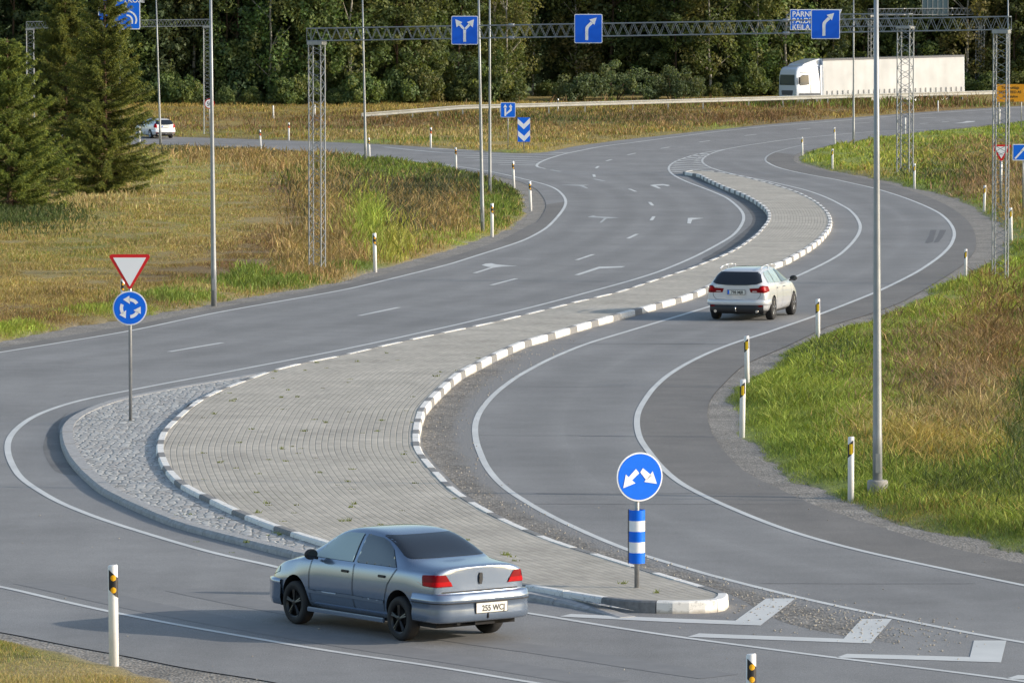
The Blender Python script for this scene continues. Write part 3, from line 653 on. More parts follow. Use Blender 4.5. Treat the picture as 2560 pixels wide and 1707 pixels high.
ZM = [(1200,320,1600,60,'olive',.36,1),(2150,266,420,7,'brown',1.1,.9),(2150,266,420,7,'green',1.0,.4),(1300,310,1500,30,'brown',.4,.45),(900,320,500,25,'red',.42,.4),(1300,325,1200,40,'green',.35,.45),(1100,345,320,14,'straw',.5,.5),(1500,330,260,20,'orange',.5,.35),(900,310,300,14,'brown',.6,.55),(1700,300,350,16,'red',.5,.35),(1400,300,220,12,'dark',.5,.5),(2200,275,400,12,'brown',.45,.5),(1900,300,160,10,'brown',.6,.6),
      (600,325,300,16,'brown',.25,.75),(600,312,400,8,'olive',.12,.9),(600,336,300,8,'lime',.25,.5),(1100,365,300,7,'straw',.2,.6),(1250,382,120,5,'fresh',.15,.95),(900,357,300,4,'fresh',.15,.9),(1100,352,120,6,'green',.3,.6),(1450,362,100,6,'olive',.25,.7),(1800,322,200,5,'fresh',.15,.6)]
ZR = [(2250,900,700,900,'green',.24,1),(2250,900,700,900,'fresh',.24,.55),(2100,950,230,170,'fresh',.25,.6),(2300,800,250,110,'fresh',.28,.5),(2400,980,140,90,'red',.36,.45),(2230,960,110,50,'red',.3,.35),(2300,850,120,60,'red',.35,.25),(2460,890,100,90,'orange',.40,.4),(2410,1075,150,42,'straw',.38,.5),(2230,1090,100,40,'straw',.3,.35),(2500,830,80,90,'brown',.45,.5),(2430,760,90,60,'lime',.3,.4),
      (2330,1130,130,40,'olive',.4,.5),(2550,1100,30,100,'dark',.5,.3),(2300,1180,160,40,'dark',.3,.3),(2080,890,80,50,'dark',.3,.3),(2450,1250,140,50,'dark',.3,.25),(2350,1290,260,40,'olive',.2,.6),(2150,1215,160,40,'fresh',.18,.6),(1900,1080,90,90,'fresh',.22,.75),
      (2440,395,170,35,'orange',.42,.5),(2490,440,110,50,'red',.42,.5),(2350,430,140,40,'dark',.4,.4),(2250,400,150,40,'lime',.35,.5),(2130,390,130,30,'fresh',.28,.7),(2400,330,250,16,'fresh',.25,.7),(2450,480,100,25,'red',.4,.6),(2530,520,60,50,'orange',.5,.5),(2300,470,120,12,'green',.25,.7),(2430,530,60,30,'fresh',.25,.7),(2160,440,100,14,'olive',.3,.5)]
ZC = [(100,1680,500,120,'olive',.14,1),(100,1660,300,60,'green',.14,.5),(60,1630,160,40,'dark',.14,.3),(300,1690,200,40,'straw',.16,.5),(100,1690,200,40,'straw',.15,.45),(420,1700,80,30,'orange',.12,.5)]
def vnoise(X, Y, s, seed):
    r = np.random.default_rng(seed); T = r.random((64, 64)); x = X / s + 1000; y = Y / s + 1000
    i = np.floor(x).astype(int); j = np.floor(y).astype(int); u = x - i; v = y - j; u = u*u*(3-2*u); v = v*v*(3-2*v)
    g = lambda a, b: T[a % 64, b % 64]
    return (g(i,j)*(1-u)+g(i+1,j)*u)*(1-v) + (g(i,j+1)*(1-u)+g(i+1,j+1)*u)*v
def zone(tab, x, y, X, Y, mode, soft=1.0):
    n = len(x); col = np.zeros((n, 3)); h = np.zeros(n)
    for k, (cx, cy, rx, ry, c, hh, wt) in enumerate(tab):
        sc = .012 * Y * 1.2
        nz = (vnoise(X, Y * .35, 1.1, k + 5) - .5) * .9 + (vnoise(X, Y * .3, 4.0, k + 50) - .5) * .8
        p = np.clip(wt * np.exp(-(((x - cx) / rx) ** 2 + ((y - cy) / ry) ** 2)) * (1 + nz * (0 if k == 0 else 1)), 0, 1) if k else np.ones(n)
        cc = np.array(PAL[c])
        if mode == 'mean': col = col * (1 - p[:, None]) + cc * p[:, None]; h = h * (1 - p) + hh * p
        else:
            s = rng.random(n) < p; col[s] = cc; h[s] = hh
    return col, h
gxs = np.arange(-1000, 3600, 9.0)
gys = np.concatenate([np.arange(2400, 700, -8.0), np.arange(700, 300, -3.0), np.arange(300, 236, -1.0), [234, 232, 230]])
GX, GY = np.meshgrid(gxs, gys); sh = GX.shape; fx, fy = GX.ravel(), GY.ravel(); wx, wy = gnp(fx, fy)
inL, inR, inC, inM = pip(wx, wy, GLw), pip(wx, wy, GRw), pip(wx, wy, GCw), pip(wx, wy, HM)
dist = np.zeros(len(wx))
for msk, poly in ((inL, cGL), (inR, cGR), (inC, cGC), (inM, cAM)):
    if msk.any(): dist[msk] = pdist(wx[msk], wy[msk], poly, False)
gcol = np.tile(np.array(PAL['soil']) * .8, (len(wx), 1))
for msk, tab in ((inL, ZL), (inR, ZR), (inC, ZC), (inM, ZM)):
    if msk.any(): gcol[msk] = zone(tab, fx[msk], fy[msk], wx[msk], wy[msk], 'mean')[0] * .88
ins_ = (inL | inR | inC)[:, None]; fe_ = np.clip(dist / .4 + (vnoise(wx, wy * .5, .8, 91) - .5) * .8, 0, 1)[:, None]; gcol = np.where(ins_, gcol * fe_ + np.array((.30, .265, .20)) * (1 - fe_), gcol); edge = np.clip(dist / .8, 0, 1) ** .7
rel = np.where(inL | inR | inC | inM, -.03 + np.clip(dist / .9, 0, 1) * (.06 + .10 * vnoise(wx, wy * .5, 2.6, 3) + .03 * vnoise(wx, wy, .6, 4)), -.09)
rel = rel + np.where(inL, -.0 * np.exp(-((dist - 3.2) / 1.4) ** 2) * np.clip((fx - 350) / 200, 0, 1) * np.clip((1350 - fx) / 100, 0, 1), 0)   # shallow ditch beside the road
gz = E(wy) + rel
nv = len(wx); ny, nx = sh; idx = np.arange(nv).reshape(sh)
quads = np.c_[idx[:-1, :-1].ravel(), idx[:-1, 1:].ravel(), idx[1:, 1:].ravel(), idx[1:, :-1].ravel()]
ext = np.array([[-7000,-800,-.35],[7000,-800,-.35],[7000,335,-.35],[-7000,335,-.35],[-7000,470,2.2],[7000,470,2.2],[7000,8000,2.2],[-7000,8000,2.2]])
V = np.vstack([np.c_[wx, wy, gz], ext]); q2 = np.array([[0,1,2,3],[3,2,5,4],[4,5,6,7]]) + nv
cols = np.vstack([gcol, np.tile(np.array(PAL['green']) * .8, (8, 1))])
struct(mesh_np("ground", V, np.vstack([quads, q2]), M['ground'], k=4, cols=cols, smooth=True))
def relief_at(x, y):                      # bilinear lookup of ground height offset and edge distance
    i = np.clip(np.interp(-y, -gys, np.arange(ny)), 0, ny - 1.001); j = np.clip((x - gxs[0]) / 9.0, 0, nx - 1.001)
    i0 = i.astype(int); j0 = j.astype(int); u = i - i0; v = j - j0
    o = []
    for A in (rel.reshape(sh), dist.reshape(sh)): o.append(A[i0, j0]*(1-u)*(1-v) + A[i0+1, j0]*u*(1-v) + A[i0, j0+1]*(1-u)*v + A[i0+1, j0+1]*u*v)
    return o
def blades(name, label, tab, poly, bbox, n, hs=.72, wpx=1.5, lean=.33, clump=.6):
    x = rng.uniform(bbox[0], bbox[1], n); y = rng.uniform(bbox[2], bbox[3], n); X, Y = gnp(x, y)
    k = pip(X, Y, poly); x, y, X, Y = x[k], y[k], X[k], Y[k]
    col, h = zone(tab, x, y, X, Y, 'pick'); re, di = relief_at(x, y)
    kp = rng.random(len(x)) < np.clip((di + .02) / .25 + (vnoise(X, Y * .5, .7, 77) - .5) * 1.6, 0, 1); x, y, X, Y, col, h, re, di = x[kp], y[kp], X[kp], Y[kp], col[kp], h[kp], re[kp], di[kp]
    n = len(x); S = F_PX / Y
    cl2 = .7 + .6 * vnoise(X, Y * .5, 3.5, 22)
    cl = .3 + 1.3 * vnoise(X, Y * .6, .9, 21); h = h * cl * cl2 * rng.uniform(.6, 1.35, n) * hs * np.clip(.30 + di / 1.4, .30, 1)
    wdt = np.maximum(.006, wpx / S) * rng.uniform(.6, 1.4, n) * np.clip(h / .25, .45, 1.2) 
    a = rng.uniform(-1, 1, n) * .9; cx, sx = np.cos(a), np.sin(a)
    lx = rng.normal(.04, lean, n) * h; ly = rng.normal(0, lean, n) * h
    z0 = E(Y) + re - .03
    b = np.c_[X - wdt * cx / 2, Y - wdt * sx / 2, z0]; c = np.c_[X + wdt * cx / 2, Y + wdt * sx / 2, z0]
    m1 = np.c_[X - wdt * cx * .42 + lx * .35, Y - wdt * sx * .42 + ly * .35, z0 + h * .6]; m2 = np.c_[X + wdt * cx * .42 + lx * .35, Y + wdt * sx * .42 + ly * .35, z0 + h * .6]
    t = np.c_[X + lx, Y + ly, z0 + h]
    V = np.stack([b, c, m2, m1, t], 1).reshape(-1, 3); i5 = np.arange(n)[:, None] * 5
    Fc = np.concatenate([i5 + [0, 1, 2], i5 + [0, 2, 3], i5 + [3, 2, 4]], 0)
    cv = col * (rng.uniform(.55, 1.5, n) * (.8 + .4 * vnoise(X, Y * .5, 1.6, 31)))[:, None] * (1 + rng.normal(0, .06, (n, 3)))
    cv = np.clip(cv, .005, .6); cc = np.repeat(cv, 5, 0)
    o = mesh_np(name, V, Fc, M['grass'], cols=cc); tag(o, label, 'grass', kind='stuff'); return o
blades("grass", "mown hay field with tall grass ditch left of the road", ZL, GLw, (-60, 1330, 350, 880), 620000, wpx=1.9)
blades("grass", "reddish and straw coloured grass bank between the road and the guardrail", ZM, HM, (-60, 2640, 262, 388), 210000, wpx=1.5, hs=.52)
blades("grass", "green and brown verge grass right of the curved lane", ZR, GRw, (1790, 2640, 285, 1450), 460000, hs=.66)
blades("grass", "short olive grass in the bottom left corner", ZC, GCw, (-60, 560, 1540, 1860), 60000, wpx=2.2)
blades("weeds_in_grass", "broad leaved weeds and seed heads among the right verge grass", ZR, GRw, (1800, 2640, 285, 1450), 70000, hs=.8, wpx=3.0, lean=.8)
blades("weeds_in_grass", "broad leaved weeds among the left field and ditch grass", ZL, GLw, (-60, 1330, 350, 880), 60000, hs=.75, wpx=2.8, lean=.8)
# weeds in the paving joints
nW = 130; x = rng.uniform(420, 1300, nW); y = rng.uniform(880, 1400, nW)
x = np.r_[x, [1550, 1560, 1640, 1290, 870, 800, 640, 1280, 1260, 730, 1210, 1090, 1140, 395, 440, 690, 700]]; y = np.r_[y, [1455, 1457, 1480, 1400, 955, 1180, 1230, 1390, 1385, 1115, 1100, 940, 925, 1268, 1275, 1320, 1325]]
X, Y = gnp(x, y, KH); k = pip(X, Y, pave_edge) | (x > 1500) | ((x < 710) & (y > 1265)); X, Y = X[k], Y[k]; k2 = ~pip(X, Y, pave_edge)
nb = 14; X = np.repeat(X, nb); Y = np.repeat(Y, nb); zb = np.where(np.repeat(k2, nb), .09, KH - .015); sz = np.repeat(rng.uniform(.25, 1.0, len(X) // nb) ** 1.6, nb); n = len(X)
X = X + rng.normal(0, .03, n); a = rng.uniform(0, 6.28, n); h = sz * rng.uniform(.03, .09, n); r = sz * rng.uniform(.02, .09, n)
b = np.c_[X - .008, Y, zb]; c = np.c_[X + .008, Y, zb]; t = np.c_[X + r * np.cos(a), Y + r * np.sin(a), zb + h]
tag(mesh_np("weeds", np.stack([b, c, t], 1).reshape(-1, 3), np.arange(3 * n).reshape(-1, 3), M['grass'], cols=np.repeat(np.array([[.24, .27, .07]]) * rng.uniform(.6, 1.5, (n, 1)), 3, 0)), "small weeds sprouting from the paving joints of the island", 'weeds', kind='stuff')
# stones scattered on the asphalt
bm = bmesh.new()
def peb(x, y, dz, s):
    X, Y = gnp(x, y, dz); r = bmesh.ops.create_icosphere(bm, subdivisions=1, radius=s)['verts']
    for v in r: v.co = Vector((v.co.x * random.uniform(.8, 1.3) + float(X), v.co.y * random.uniform(.7, 1.2) + float(Y), v.co.z * .6 + dz + float(E(Y)) + s * .3))
for _ in range(420): 
    u = random.random(); peb(1830 + u * 560 + random.gauss(0, 50), 1500 + u * 100 + random.gauss(0, 22), .005, random.uniform(.006, .02))
for _ in range(120): peb(random.uniform(0, 2560), random.uniform(1000, 1700), .005, random.uniform(.006, .016))
for _ in range(500):
    i = random.randrange(len(ci)); j = int(i / len(ci) * len(co)); t = random.random() ** 1.3; p = ci[i] * (1 - t) + co[j] * t
    r = bmesh.ops.create_icosphere(bm, subdivisions=1, radius=random.uniform(.006, .02))['verts']
    if p[1] > 140 or pip(np.array([p[0]]), np.array([p[1]]), isl)[0]: bmesh.ops.delete(bm, geom=r); continue
    for v in r: v.co += Vector((p[0], p[1], .01))
tag(obj("scattered_stones", bm, plain("stones", (.40, .37, .32), .9, noise=.5, nscale=.5)), "loose stones scattered over the asphalt beside the island", 'stones', kind='stuff')
# ================================================================== STREET FURNITURE
GRP_POST = "white roadside marker posts"
def make_post(kind):
    t = thing("marker_post", "", "marker post", group=GRP_POST)
    bm = bmesh.new(); n = 14; ring = []
    H = 1.2; sec = [(.058 * math.cos(a), .05 * math.sin(a) * (1 if math.sin(a) < 0 else .55)) for a in [2 * math.pi * i / n for i in range(n)]]
    lv = [(-.25, 1), (H - .015, 1), (H, .86)]
    for z, k in lv: ring.append([bm.verts.new((x * k, y * k, z + (x * .10 if z > 1 else 0))) for x, y in sec])
    for a, b in zip(ring, ring[1:]):
        for i in range(n): bm.faces.new((a[i], a[(i + 1) % n], b[(i + 1) % n], b[i])).smooth = True
    bm.faces.new(ring[-1]); bm.faces.new(ring[0][::-1]); obj("body", bm, M['white'], t)
    if kind == 'plain': return t
    fl = -1 if kind in ('circ', 'red', 'dark') else 1
    def wrapped(pts, off):               # follow the rounded front of the post
        bm = bmesh.new(); rows = []
        (xl, xr), (zlb, zlt), (zrb, zrt) = pts
        for i in range(9):
            u = i / 8; x = xl + (xr - xl) * u; a = math.asin(max(-1, min(1, x / .058))); y = -.05 * math.cos(a) - off
            x2 = x + math.copysign(off, x) * abs(math.sin(a))
            rows.append((bm.verts.new((x2, y, zlb + (zrb - zlb) * u)), bm.verts.new((x2, y, zlt + (zrt - zlt) * u))))
        for a, b in zip(rows, rows[1:]): bm.faces.new((a[0], b[0], b[1], a[1])).smooth = True
        return bm
    sl_ = .05 * fl
    b = obj("band", wrapped(((-.044, .0572) if fl < 0 else (-.0572, .044), (.86 - sl_, 1.10 - sl_), (.86 + sl_, 1.10 + sl_)), .003), M['black'], t)
    if kind == 'rect':
        obj("reflector", wrapped(((-.032, .022), (.88, 1.07), (.88, 1.07)), .007), M['yellow2'], t)
    elif kind == 'red':
        obj("reflector", wrapped(((-.045, .05), (.86, 1.0), (.84, .98)), .007), M['red_r'], t)
    elif kind == 'circ':
        for zc in (.905, 1.05):
            bm = bmesh.new(); c = []
            for i in range(20):
                a = 2 * math.pi * i / 20; x = .008 + .033 * math.cos(a); c.append(bm.verts.new((x, -.05 * math.cos(math.asin(x / .058)) - .008, zc + .036 * math.sin(a))))
            f = bm.faces.new(c); bmesh.ops.triangulate(bm, faces=[f]); obj("reflector", bm, M['yellow'], t)
    return t
posts = [(285,1662,255,'circ',-2,"white marker post with two round amber reflectors standing in the bottom left grass corner"),
 (1877,1888,260,'circ',0,"white marker post with round amber reflectors cut off by the bottom edge of the photo"),
 (308,802,106,'circ',-1,"white marker post partly hidden behind the give way and roundabout signs"),
 (938,680,98,'circ',-2,"white marker post on the left verge just right of the near lattice tower"),
 (1230,592,84,'circ',0,"white marker post beside the foot of the nearer of the two middle lamp posts"),
 (1327,527,74,'circ',-3,"white marker post on the brown gravel nose where the slip road joins"),
 (1285,470,67,'circ',-3,"white marker post just behind the one on the gravel nose"),
 (1140,428.5,60,'circ',-1,"white marker post on the slip road verge, left of the two middle lamp posts"),
 (924,398.5,54,'circ',-2,"white marker post beside the lamp post right of the near lattice tower"),
 (1077,370,51,'red',0,"white marker post with orange reflector beyond the slip road hatching"),
 (652,373,48,'red',-2,"orange-banded white marker post on the near slip road edge, right of the white estate"),
 (722,352,45,'red',0,"orange-banded white marker post on the far slip road edge, left of the near tower"),
 (684,301,37,'plain',-1,"plain white marker post on the forest side of the far road"),
 (787,299,37,'plain',0,"plain white marker post seen through the bars of the near lattice tower"),
 (349,356,42,'plain',0,"plain white marker post behind the spruce twigs beside the white estate car"),
 (1395,286,39,'dark',0,"black and white marker post standing at the guardrail right of the chevron sign"),
 (1855,1093,147,'rect',2,"white marker post with yellow bar reflector, nearer of the pair on the gravel bend"),
 (1868,966,128,'rect',-2,"white marker post with yellow bar reflector, farther of the pair on the gravel bend"),
 (2127,1252,163,'rect',0,"white marker post in the green verge just left of the big lamp post foot"),
 (2045,861,115,'rect',-1,"white marker post on the verge level with the silver estate car"),
 (2414,697,75,'rect',0,"white marker post on the bend just left of the right hand lattice tower foot"),
 (2528,602,83,'rect',-2,"white marker post immediately right of the right hand lattice tower"),
 (2460,531,68,'rect',2,"white marker post on the verge below and left of the red give way triangle"),
 (2286,472,63,'rect',0,"white marker post beside the foot of the second lattice tower"),
 (2081,425,53,'rect',0,"white marker post on the lower edge of the green verge tip"),
 (2006,390,47,'rect',-1,"white marker post at the very tip of the green verge"),
 (2087,362,43,'rect',-1,"white marker post on the upper edge of the green verge tip"),
 (2263,336,41,'plain',0,"plain white marker post seen through the second lattice tower"),
 (2345,280,28,'plain',0,"short plain white marker post below the guardrail behind the truck"),
 (2498,312,38,'plain',1,"plain white marker post seen through the right hand lattice tower below the yellow sign")]
proto = {}
for x, y, h, kd, ln, lab in posts:
    if kd not in proto: proto[kd] = make_post(kd); o = proto[kd]
    else: o = copy_tree(proto[kd])
    p = G(x, y); o.location = (p.x, p.y, p.z - .01); sc = h / (F_PX / p.y) / 1.2
    o.scale = (min(sc, 1.15),) * 2 + (sc,); o.rotation_euler = (0, math.atan2(ln, h), 0); o['label'] = lab

# ---- lamp posts
def lamp_post(x, y, topx, r0, label, found=False, H=11.0):
    p = G(x, y); t = thing("lamp_post", label, "lamp post", (p.x, p.y, p.z - .03), group="tall grey lamp posts")
    t.rotation_euler = (0, math.atan2(topx - x, y), 0)
    bm = bmesh.new(); lathe(bm, [(r0, 0), (r0 * .97, 1.2), (r0 * .94, 1.22), (r0 * .62, 6), (r0 * .40, H)], n=20); obj("shaft", bm, M['pole'], t)
    bm = bmesh.new(); box(bm, -.04, .04, -r0 - .004, -r0 + .03, .5, .85); obj("access_door", bm, M['galv'], t)
    bm = bmesh.new(); bar(bm, (0, 0, H - .05), (1.1, 0, H + .25), .03, 8); obj("arm", bm, M['pole'], t)
    bm = bmesh.new(); box(bm, 1.0, 1.65, -.13, .13, H + .2, H + .3, bev=.03); obj("lamp_head", bm, M['galv'], t)
    if found:
        bm = bmesh.new(); lathe(bm, [(.19, -.2), (.19, .33), (.175, .36), (r0, .365)], n=24); obj("foundation", bm, M['concrete'], t)
    return t
lamp_post(2194,1245,2185,.088,"thickest grey lamp post in the right hand verge, standing on a round concrete foot",True)
lamp_post(535,764,529.5,.085,"grey lamp post at the road edge right of the roundabout sign")
lamp_post(1206.5,584,1197,.082,"nearer grey lamp post of the close middle pair, right of the forked arrow sign")
lamp_post(1224.8,488,1224.5,.082,"farther grey lamp post of the close pair in the middle, behind the nearer one")
lamp_post(914.5,412,907,.085,"grey lamp post between the near lattice tower and the close middle pair")
lamp_post(401.5,366,392,.08,"grey lamp post in front of the white estate car")
lamp_post(2134,366,2132.5,.082,"grey lamp post in front of the white truck's trailer on the green verge")
lamp_post(2522,322,2518,.10,"grey lamp post behind the right hand lattice tower beside the yellow sign")

# ---- lattice gantries
def truss(bm, p, q, wd, panel, rc, rb, up=Vector((0, 0, 1)), hd=None, ends=True):
    p, q = Vector(p), Vector(q); d = (q - p); L = d.length; d.normalize(); s = d.cross(up).normalized(); u = s.cross(d).normalized(); hd = hd or wd
    cs = [(-1, -1), (1, -1), (1, 1), (-1, 1)]; P = lambda c, t: p + d * t + s * (c[0] * wd / 2) + u * (c[1] * hd / 2)
    for c in cs: bar(bm, P(c, 0), P(c, L), rc, 6)
    n = max(2, int(round(L / panel))); 
    for k in range(4):
        a, b = cs[k], cs[(k + 1) % 4]
        for i in range(n):
            t0, t1 = L * i / n, L * (i + 1) / n; tm = (t0 + t1) / 2
            if k in (0, 2): bar(bm, P(a, t0), P(b, tm), rb, 4, cap=False); bar(bm, P(b, tm), P(a, t1), rb, 4, cap=False)
            else: bar(bm, P(b, t0), P(a, tm), rb, 4, cap=False); bar(bm, P(a, tm), P(b, t1), rb, 4, cap=False)
    if ends:
        for t in (0, L):
            for k in range(4): bar(bm, P(cs[k], t), P(cs[(k + 1) % 4], t), rb * 1.3, 4)
def gantry(name, label, A, zA, B, zB, towers, tw, bw, panel, over=.25, joints=(), footing=True, rc=.022, rb=.011, yaw=None):
    """A,B: ends of the beam on the ground; zA,zB: height of the beam top; towers: fractions along the beam"""
    t = thing(name, label, "lattice gantry", A, group="lattice sign gantries"); B_ = Vector(B) - Vector(A); A0 = Vector((0, 0, 0))
    dh = Vector((B_.x, B_.y, 0)).normalized()
    top = lambda f: Vector((B_.x * f, B_.y * f, (zA - A[2]) * (1 - f) + (zB - A[2]) * f))
    for f in towers:
        bs = B_ * f; tp = top(f); bm = bmesh.new()
        truss(bm, (bs.x, bs.y, bs.z + .02), (bs.x, bs.y, tp.z - bw - .1), tw, tw * 1.05, rc, rb, up=dh); tow = obj("tower", bm, M['truss'], t)
        bm = bmesh.new(); box(bm, -tw * .62, tw * .62, -tw * .58, tw * .58, -.07, .05, bev=.008); c = obj("cap", bm, M['galv'], tow)
        c.location = (bs.x, bs.y, tp.z - bw - .06); c.rotation_euler = (0, 0, math.atan2(dh.y, dh.x))
        if footing:
            bm = bmesh.new(); box(bm, -tw * .85, tw * .85, -tw * .85, tw * .85, -.35, .05, bev=.02); c = obj("footing", bm, M['concrete'], tow)
            c.location = (bs.x, bs.y, bs.z); c.rotation_euler = (0, 0, math.atan2(dh.y, dh.x))
    bm = bmesh.new(); a = top(0) - dh * over - Vector((0, 0, bw / 2)); b = top(1) + dh * over - Vector((0, 0, bw / 2))
    truss(bm, a, b, bw, panel, rc, rb * .95); bo = obj("beam", bm, M['truss'], t)
    for f in joints:
        c = a.lerp(b, f); 
        for sx in (-1, 1):
            for sz in (-1, 1):
                bm = bmesh.new(); k = c + Vector((0, sx * bw / 2, sz * bw / 2)); lathe(bm, [(.05, -.10), (.055, -.02), (.055, .02), (.05, .10)], 'X', 8); j = obj("clamp", bm, M['galv'], bo); j.location = k
                j.rotation_euler = (0, 0, math.atan2(dh.y, dh.x))
    return t
A = G(793, 683); B = G(2500, 711); zA = at(793, 72, A.y).z; zB = at(2500, 42, B.y).z
gantry("sign_gantry", "near lattice gantry spanning the left road and island with three square blue arrow signs", A, zA, B, zB, (0, 1), .43, .42, .36, over=.28, joints=(.298, .69), rb=.0105)
def beam_at(x, y, A=A, B=B):                   # point on the beam line at picture x
    f = (x - 793) / (2500 - 793); Y = A.y + (B.y - A.y) * f; return at(x, y, Y)
A2 = G(1990, 435); B2 = G(2262, 435); A2 = Vector((A2.x, B2.y + 2.5, B2.z)); z2 = at(2262, 35, B2.y).z
gantry("sign_gantry", "second lattice gantry behind the near one, a single tower in the right hand verge", A2, z2 - .05, B2, z2, (1,), .70, .68, .62, over=.3, rc=.035, rb=.017)
A3 = Vector(((2179 - CX) / F_PX * 420, 420, float(E(420)))); B3 = Vector(((2448 - CX) / F_PX * 424, 424, float(E(424)))); z3a = at(2179, 23, A3.y).z; z3b = at(2448, 21, B3.y).z
gantry("sign_gantry", "farthest lattice gantry, behind the guardrail and the truck on the right", A3, z3a, B3, z3b, (0, 1), .5, .5, .42, joints=(.3, .72), footing=False, rc=.03, rb=.015)
A4 = G(77, 338); B4 = G(519, 338); z4a = at(77, 55, A4.y).z; z4b = at(519, 49, B4.y).z
gantry("sign_gantry", "lattice gantry on the far left, half hidden by the spruces, above the slip road", A4, z4a, B4, z4b, (0, 1), .5, .46, .5, footing=False, rc=.026, rb=.014)

# ---- signs
def nrm(pts, cx, cy, w, h): return [((x - cx) / w, -(y - cy) / h) for x, y in pts]
def text_part(s, size, mat, parent, x, z, y=-.03, align='LEFT', name="lettering", sx=1.0, ext=.002):
    cu = bpy.data.curves.new(name, 'FONT'); cu.body = s; cu.size = size; cu.align_x = align; cu.extrude = ext; cu.offset = size * (.012 if mat is M['signk'] else .02)
    o = bpy.data.objects.new(name, cu); C.objects.link(o); dg = bpy.context.evaluated_depsgraph_get(); me = bpy.data.meshes.new_from_object(o.evaluated_get(dg))
    bpy.data.objects.remove(o); me.materials.clear(); me.materials.append(mat); me.name = name
    t = bpy.data.objects.new(name, me); C.objects.link(t); t.parent = parent; t.location = (x, y, z); t.rotation_euler = (math.pi / 2, 0, 0); t.scale = (sx, 1, 1); return t
def rrect(w, h, r=.04, n=4):
    out = []
    for cx, cz, a0 in ((w/2-r, h/2-r, 0), (-w/2+r, h/2-r, 90), (-w/2+r, -h/2+r, 180), (w/2-r, -h/2+r, 270)):
        for i in range(n + 1):
            a = R(a0 + 90 * i / n); out.append((cx + r * math.cos(a), cz + r * math.sin(a)))
    return out
def panel(par, outline, inner, polys, w, h, cz=0, cx=0, fm=None, bm_=None, pm=None, yo=0):
    mv = lambda P: [(x + cx, z + cz) for x, z in P]
    bm = bmesh.new(); prism(bm, mv(outline), -.012 + yo, .012 + yo); p = obj("panel", bm, bm_ or M['signw'], par)
    bm = bmesh.new(); prism(bm, mv(inner), -.018 + yo, -.0125 + yo); obj("face", bm, fm or M['blue'], p)
    for P in polys:
        bm = bmesh.new(); prism(bm, mv([(x * w, z * h) for x, z in P]), -.024 + yo, -.0185 + yo); obj("arrow", bm, pm or M['signw'], p)
    return p
def backbars(par, w, cz, zs=(-.25, .25), y=.02):
    bm = bmesh.new()
    for z in zs: box(bm, -w * .45, w * .45, y - .006, y + .02, cz + z - .02, cz + z + .02)
    obj("bracket", bm, M['galv'], par)
Yar = [[(-.05,-.40),(.05,-.40),(.05,.02),(-.05,.02)], [(-.05,.021),(.0,.07),(-.17,.25),(-.24,.19)], [(.05,.021),(.0,.07),(.17,.25),(.24,.19)], [(-.35,.38),(-.30,.10),(-.085,.28)], [(.35,.38),(.30,.10),(.085,.28)]]
cxy = (1405, 705, 970, 1010)
RAr = [nrm([(1300,1100),(1400,1100),(1400,720),(1300,720)],*cxy), nrm([(1300,719),(1400,719),(1430,655),(1345,600),(1310,650)],*cxy), nrm([(1345,599),(1430,654),(1565,530),(1485,460)],*cxy), nrm([(1440,390),(1690,322),(1615,575)],*cxy)]
def square_gantry_sign(xc, y0, y1, wpx, polys, label):
    pc = beam_at(xc, (y0 + y1) / 2); S = F_PX / pc.y; w_, h_ = wpx / S, (y1 - y0) / S
    t = thing("lane_sign", label, "lane sign", (pc.x, pc.y - .42, pc.z), rz=R(-4), group="square blue lane arrow signs on the near gantry")
    panel(t, rrect(w_, h_, .05), rrect(w_ - .05, h_ - .05, .035), polys, w_, h_, fm=M['blue2'], pm=M['signw'])
    bm = bmesh.new(); box(bm, -.02, .02, .012, .42, -h_ * .53, -h_ * .49); box(bm, -.02, .02, .012, .05, -h_ * .53, h_ * .53); obj("bracket", bm, M['galv'], t)
square_gantry_sign(1162, 40.5, 112, 67, Yar, "square blue sign with a forked two-headed white arrow, leftmost on the near gantry")
square_gantry_sign(1470.5, 36, 108.5, 70, RAr, "square blue sign with one arrow bending right, alone in the middle of the near gantry")
square_gantry_sign(2062, 24.5, 98, 72, RAr, "square blue sign with arrow bending right, covering part of the place name sign")
# town names sign on the second gantry
pc = at(2040, 50, A2.y - 1.6); S = F_PX / pc.y; w_, h_ = 130 / S, 52 / S
t = thing("direction_sign", "long blue direction sign lettered PÄRNU PALDISKI KEILA behind the square arrow sign", "direction sign", (pc.x, pc.y, pc.z))
ol = [(-w_/2,-h_/2),(w_*.34,-h_/2),(w_/2,h_/2),(-w_/2,h_/2)]; il = [(-w_/2+.04,-h_/2+.04),(w_*.34-.03,-h_/2+.04),(w_/2-.07,h_/2-.04),(-w_/2+.04,h_/2-.04)]
p = panel(t, ol, il, [], w_, h_, fm=M['blue'])
for i, s in enumerate(("PÄRNU", "PALDISKI", "KEILA")): text_part(s, .40, M['signw'], p, -w_/2 + .12, h_/2 - .40 - i * .36, y=-.024, sx=.95)
bm = bmesh.new(); box(bm, -w_*.4, w_*.2, .012, .3, -.05, .05); obj("bracket", bm, M['galv'], t)
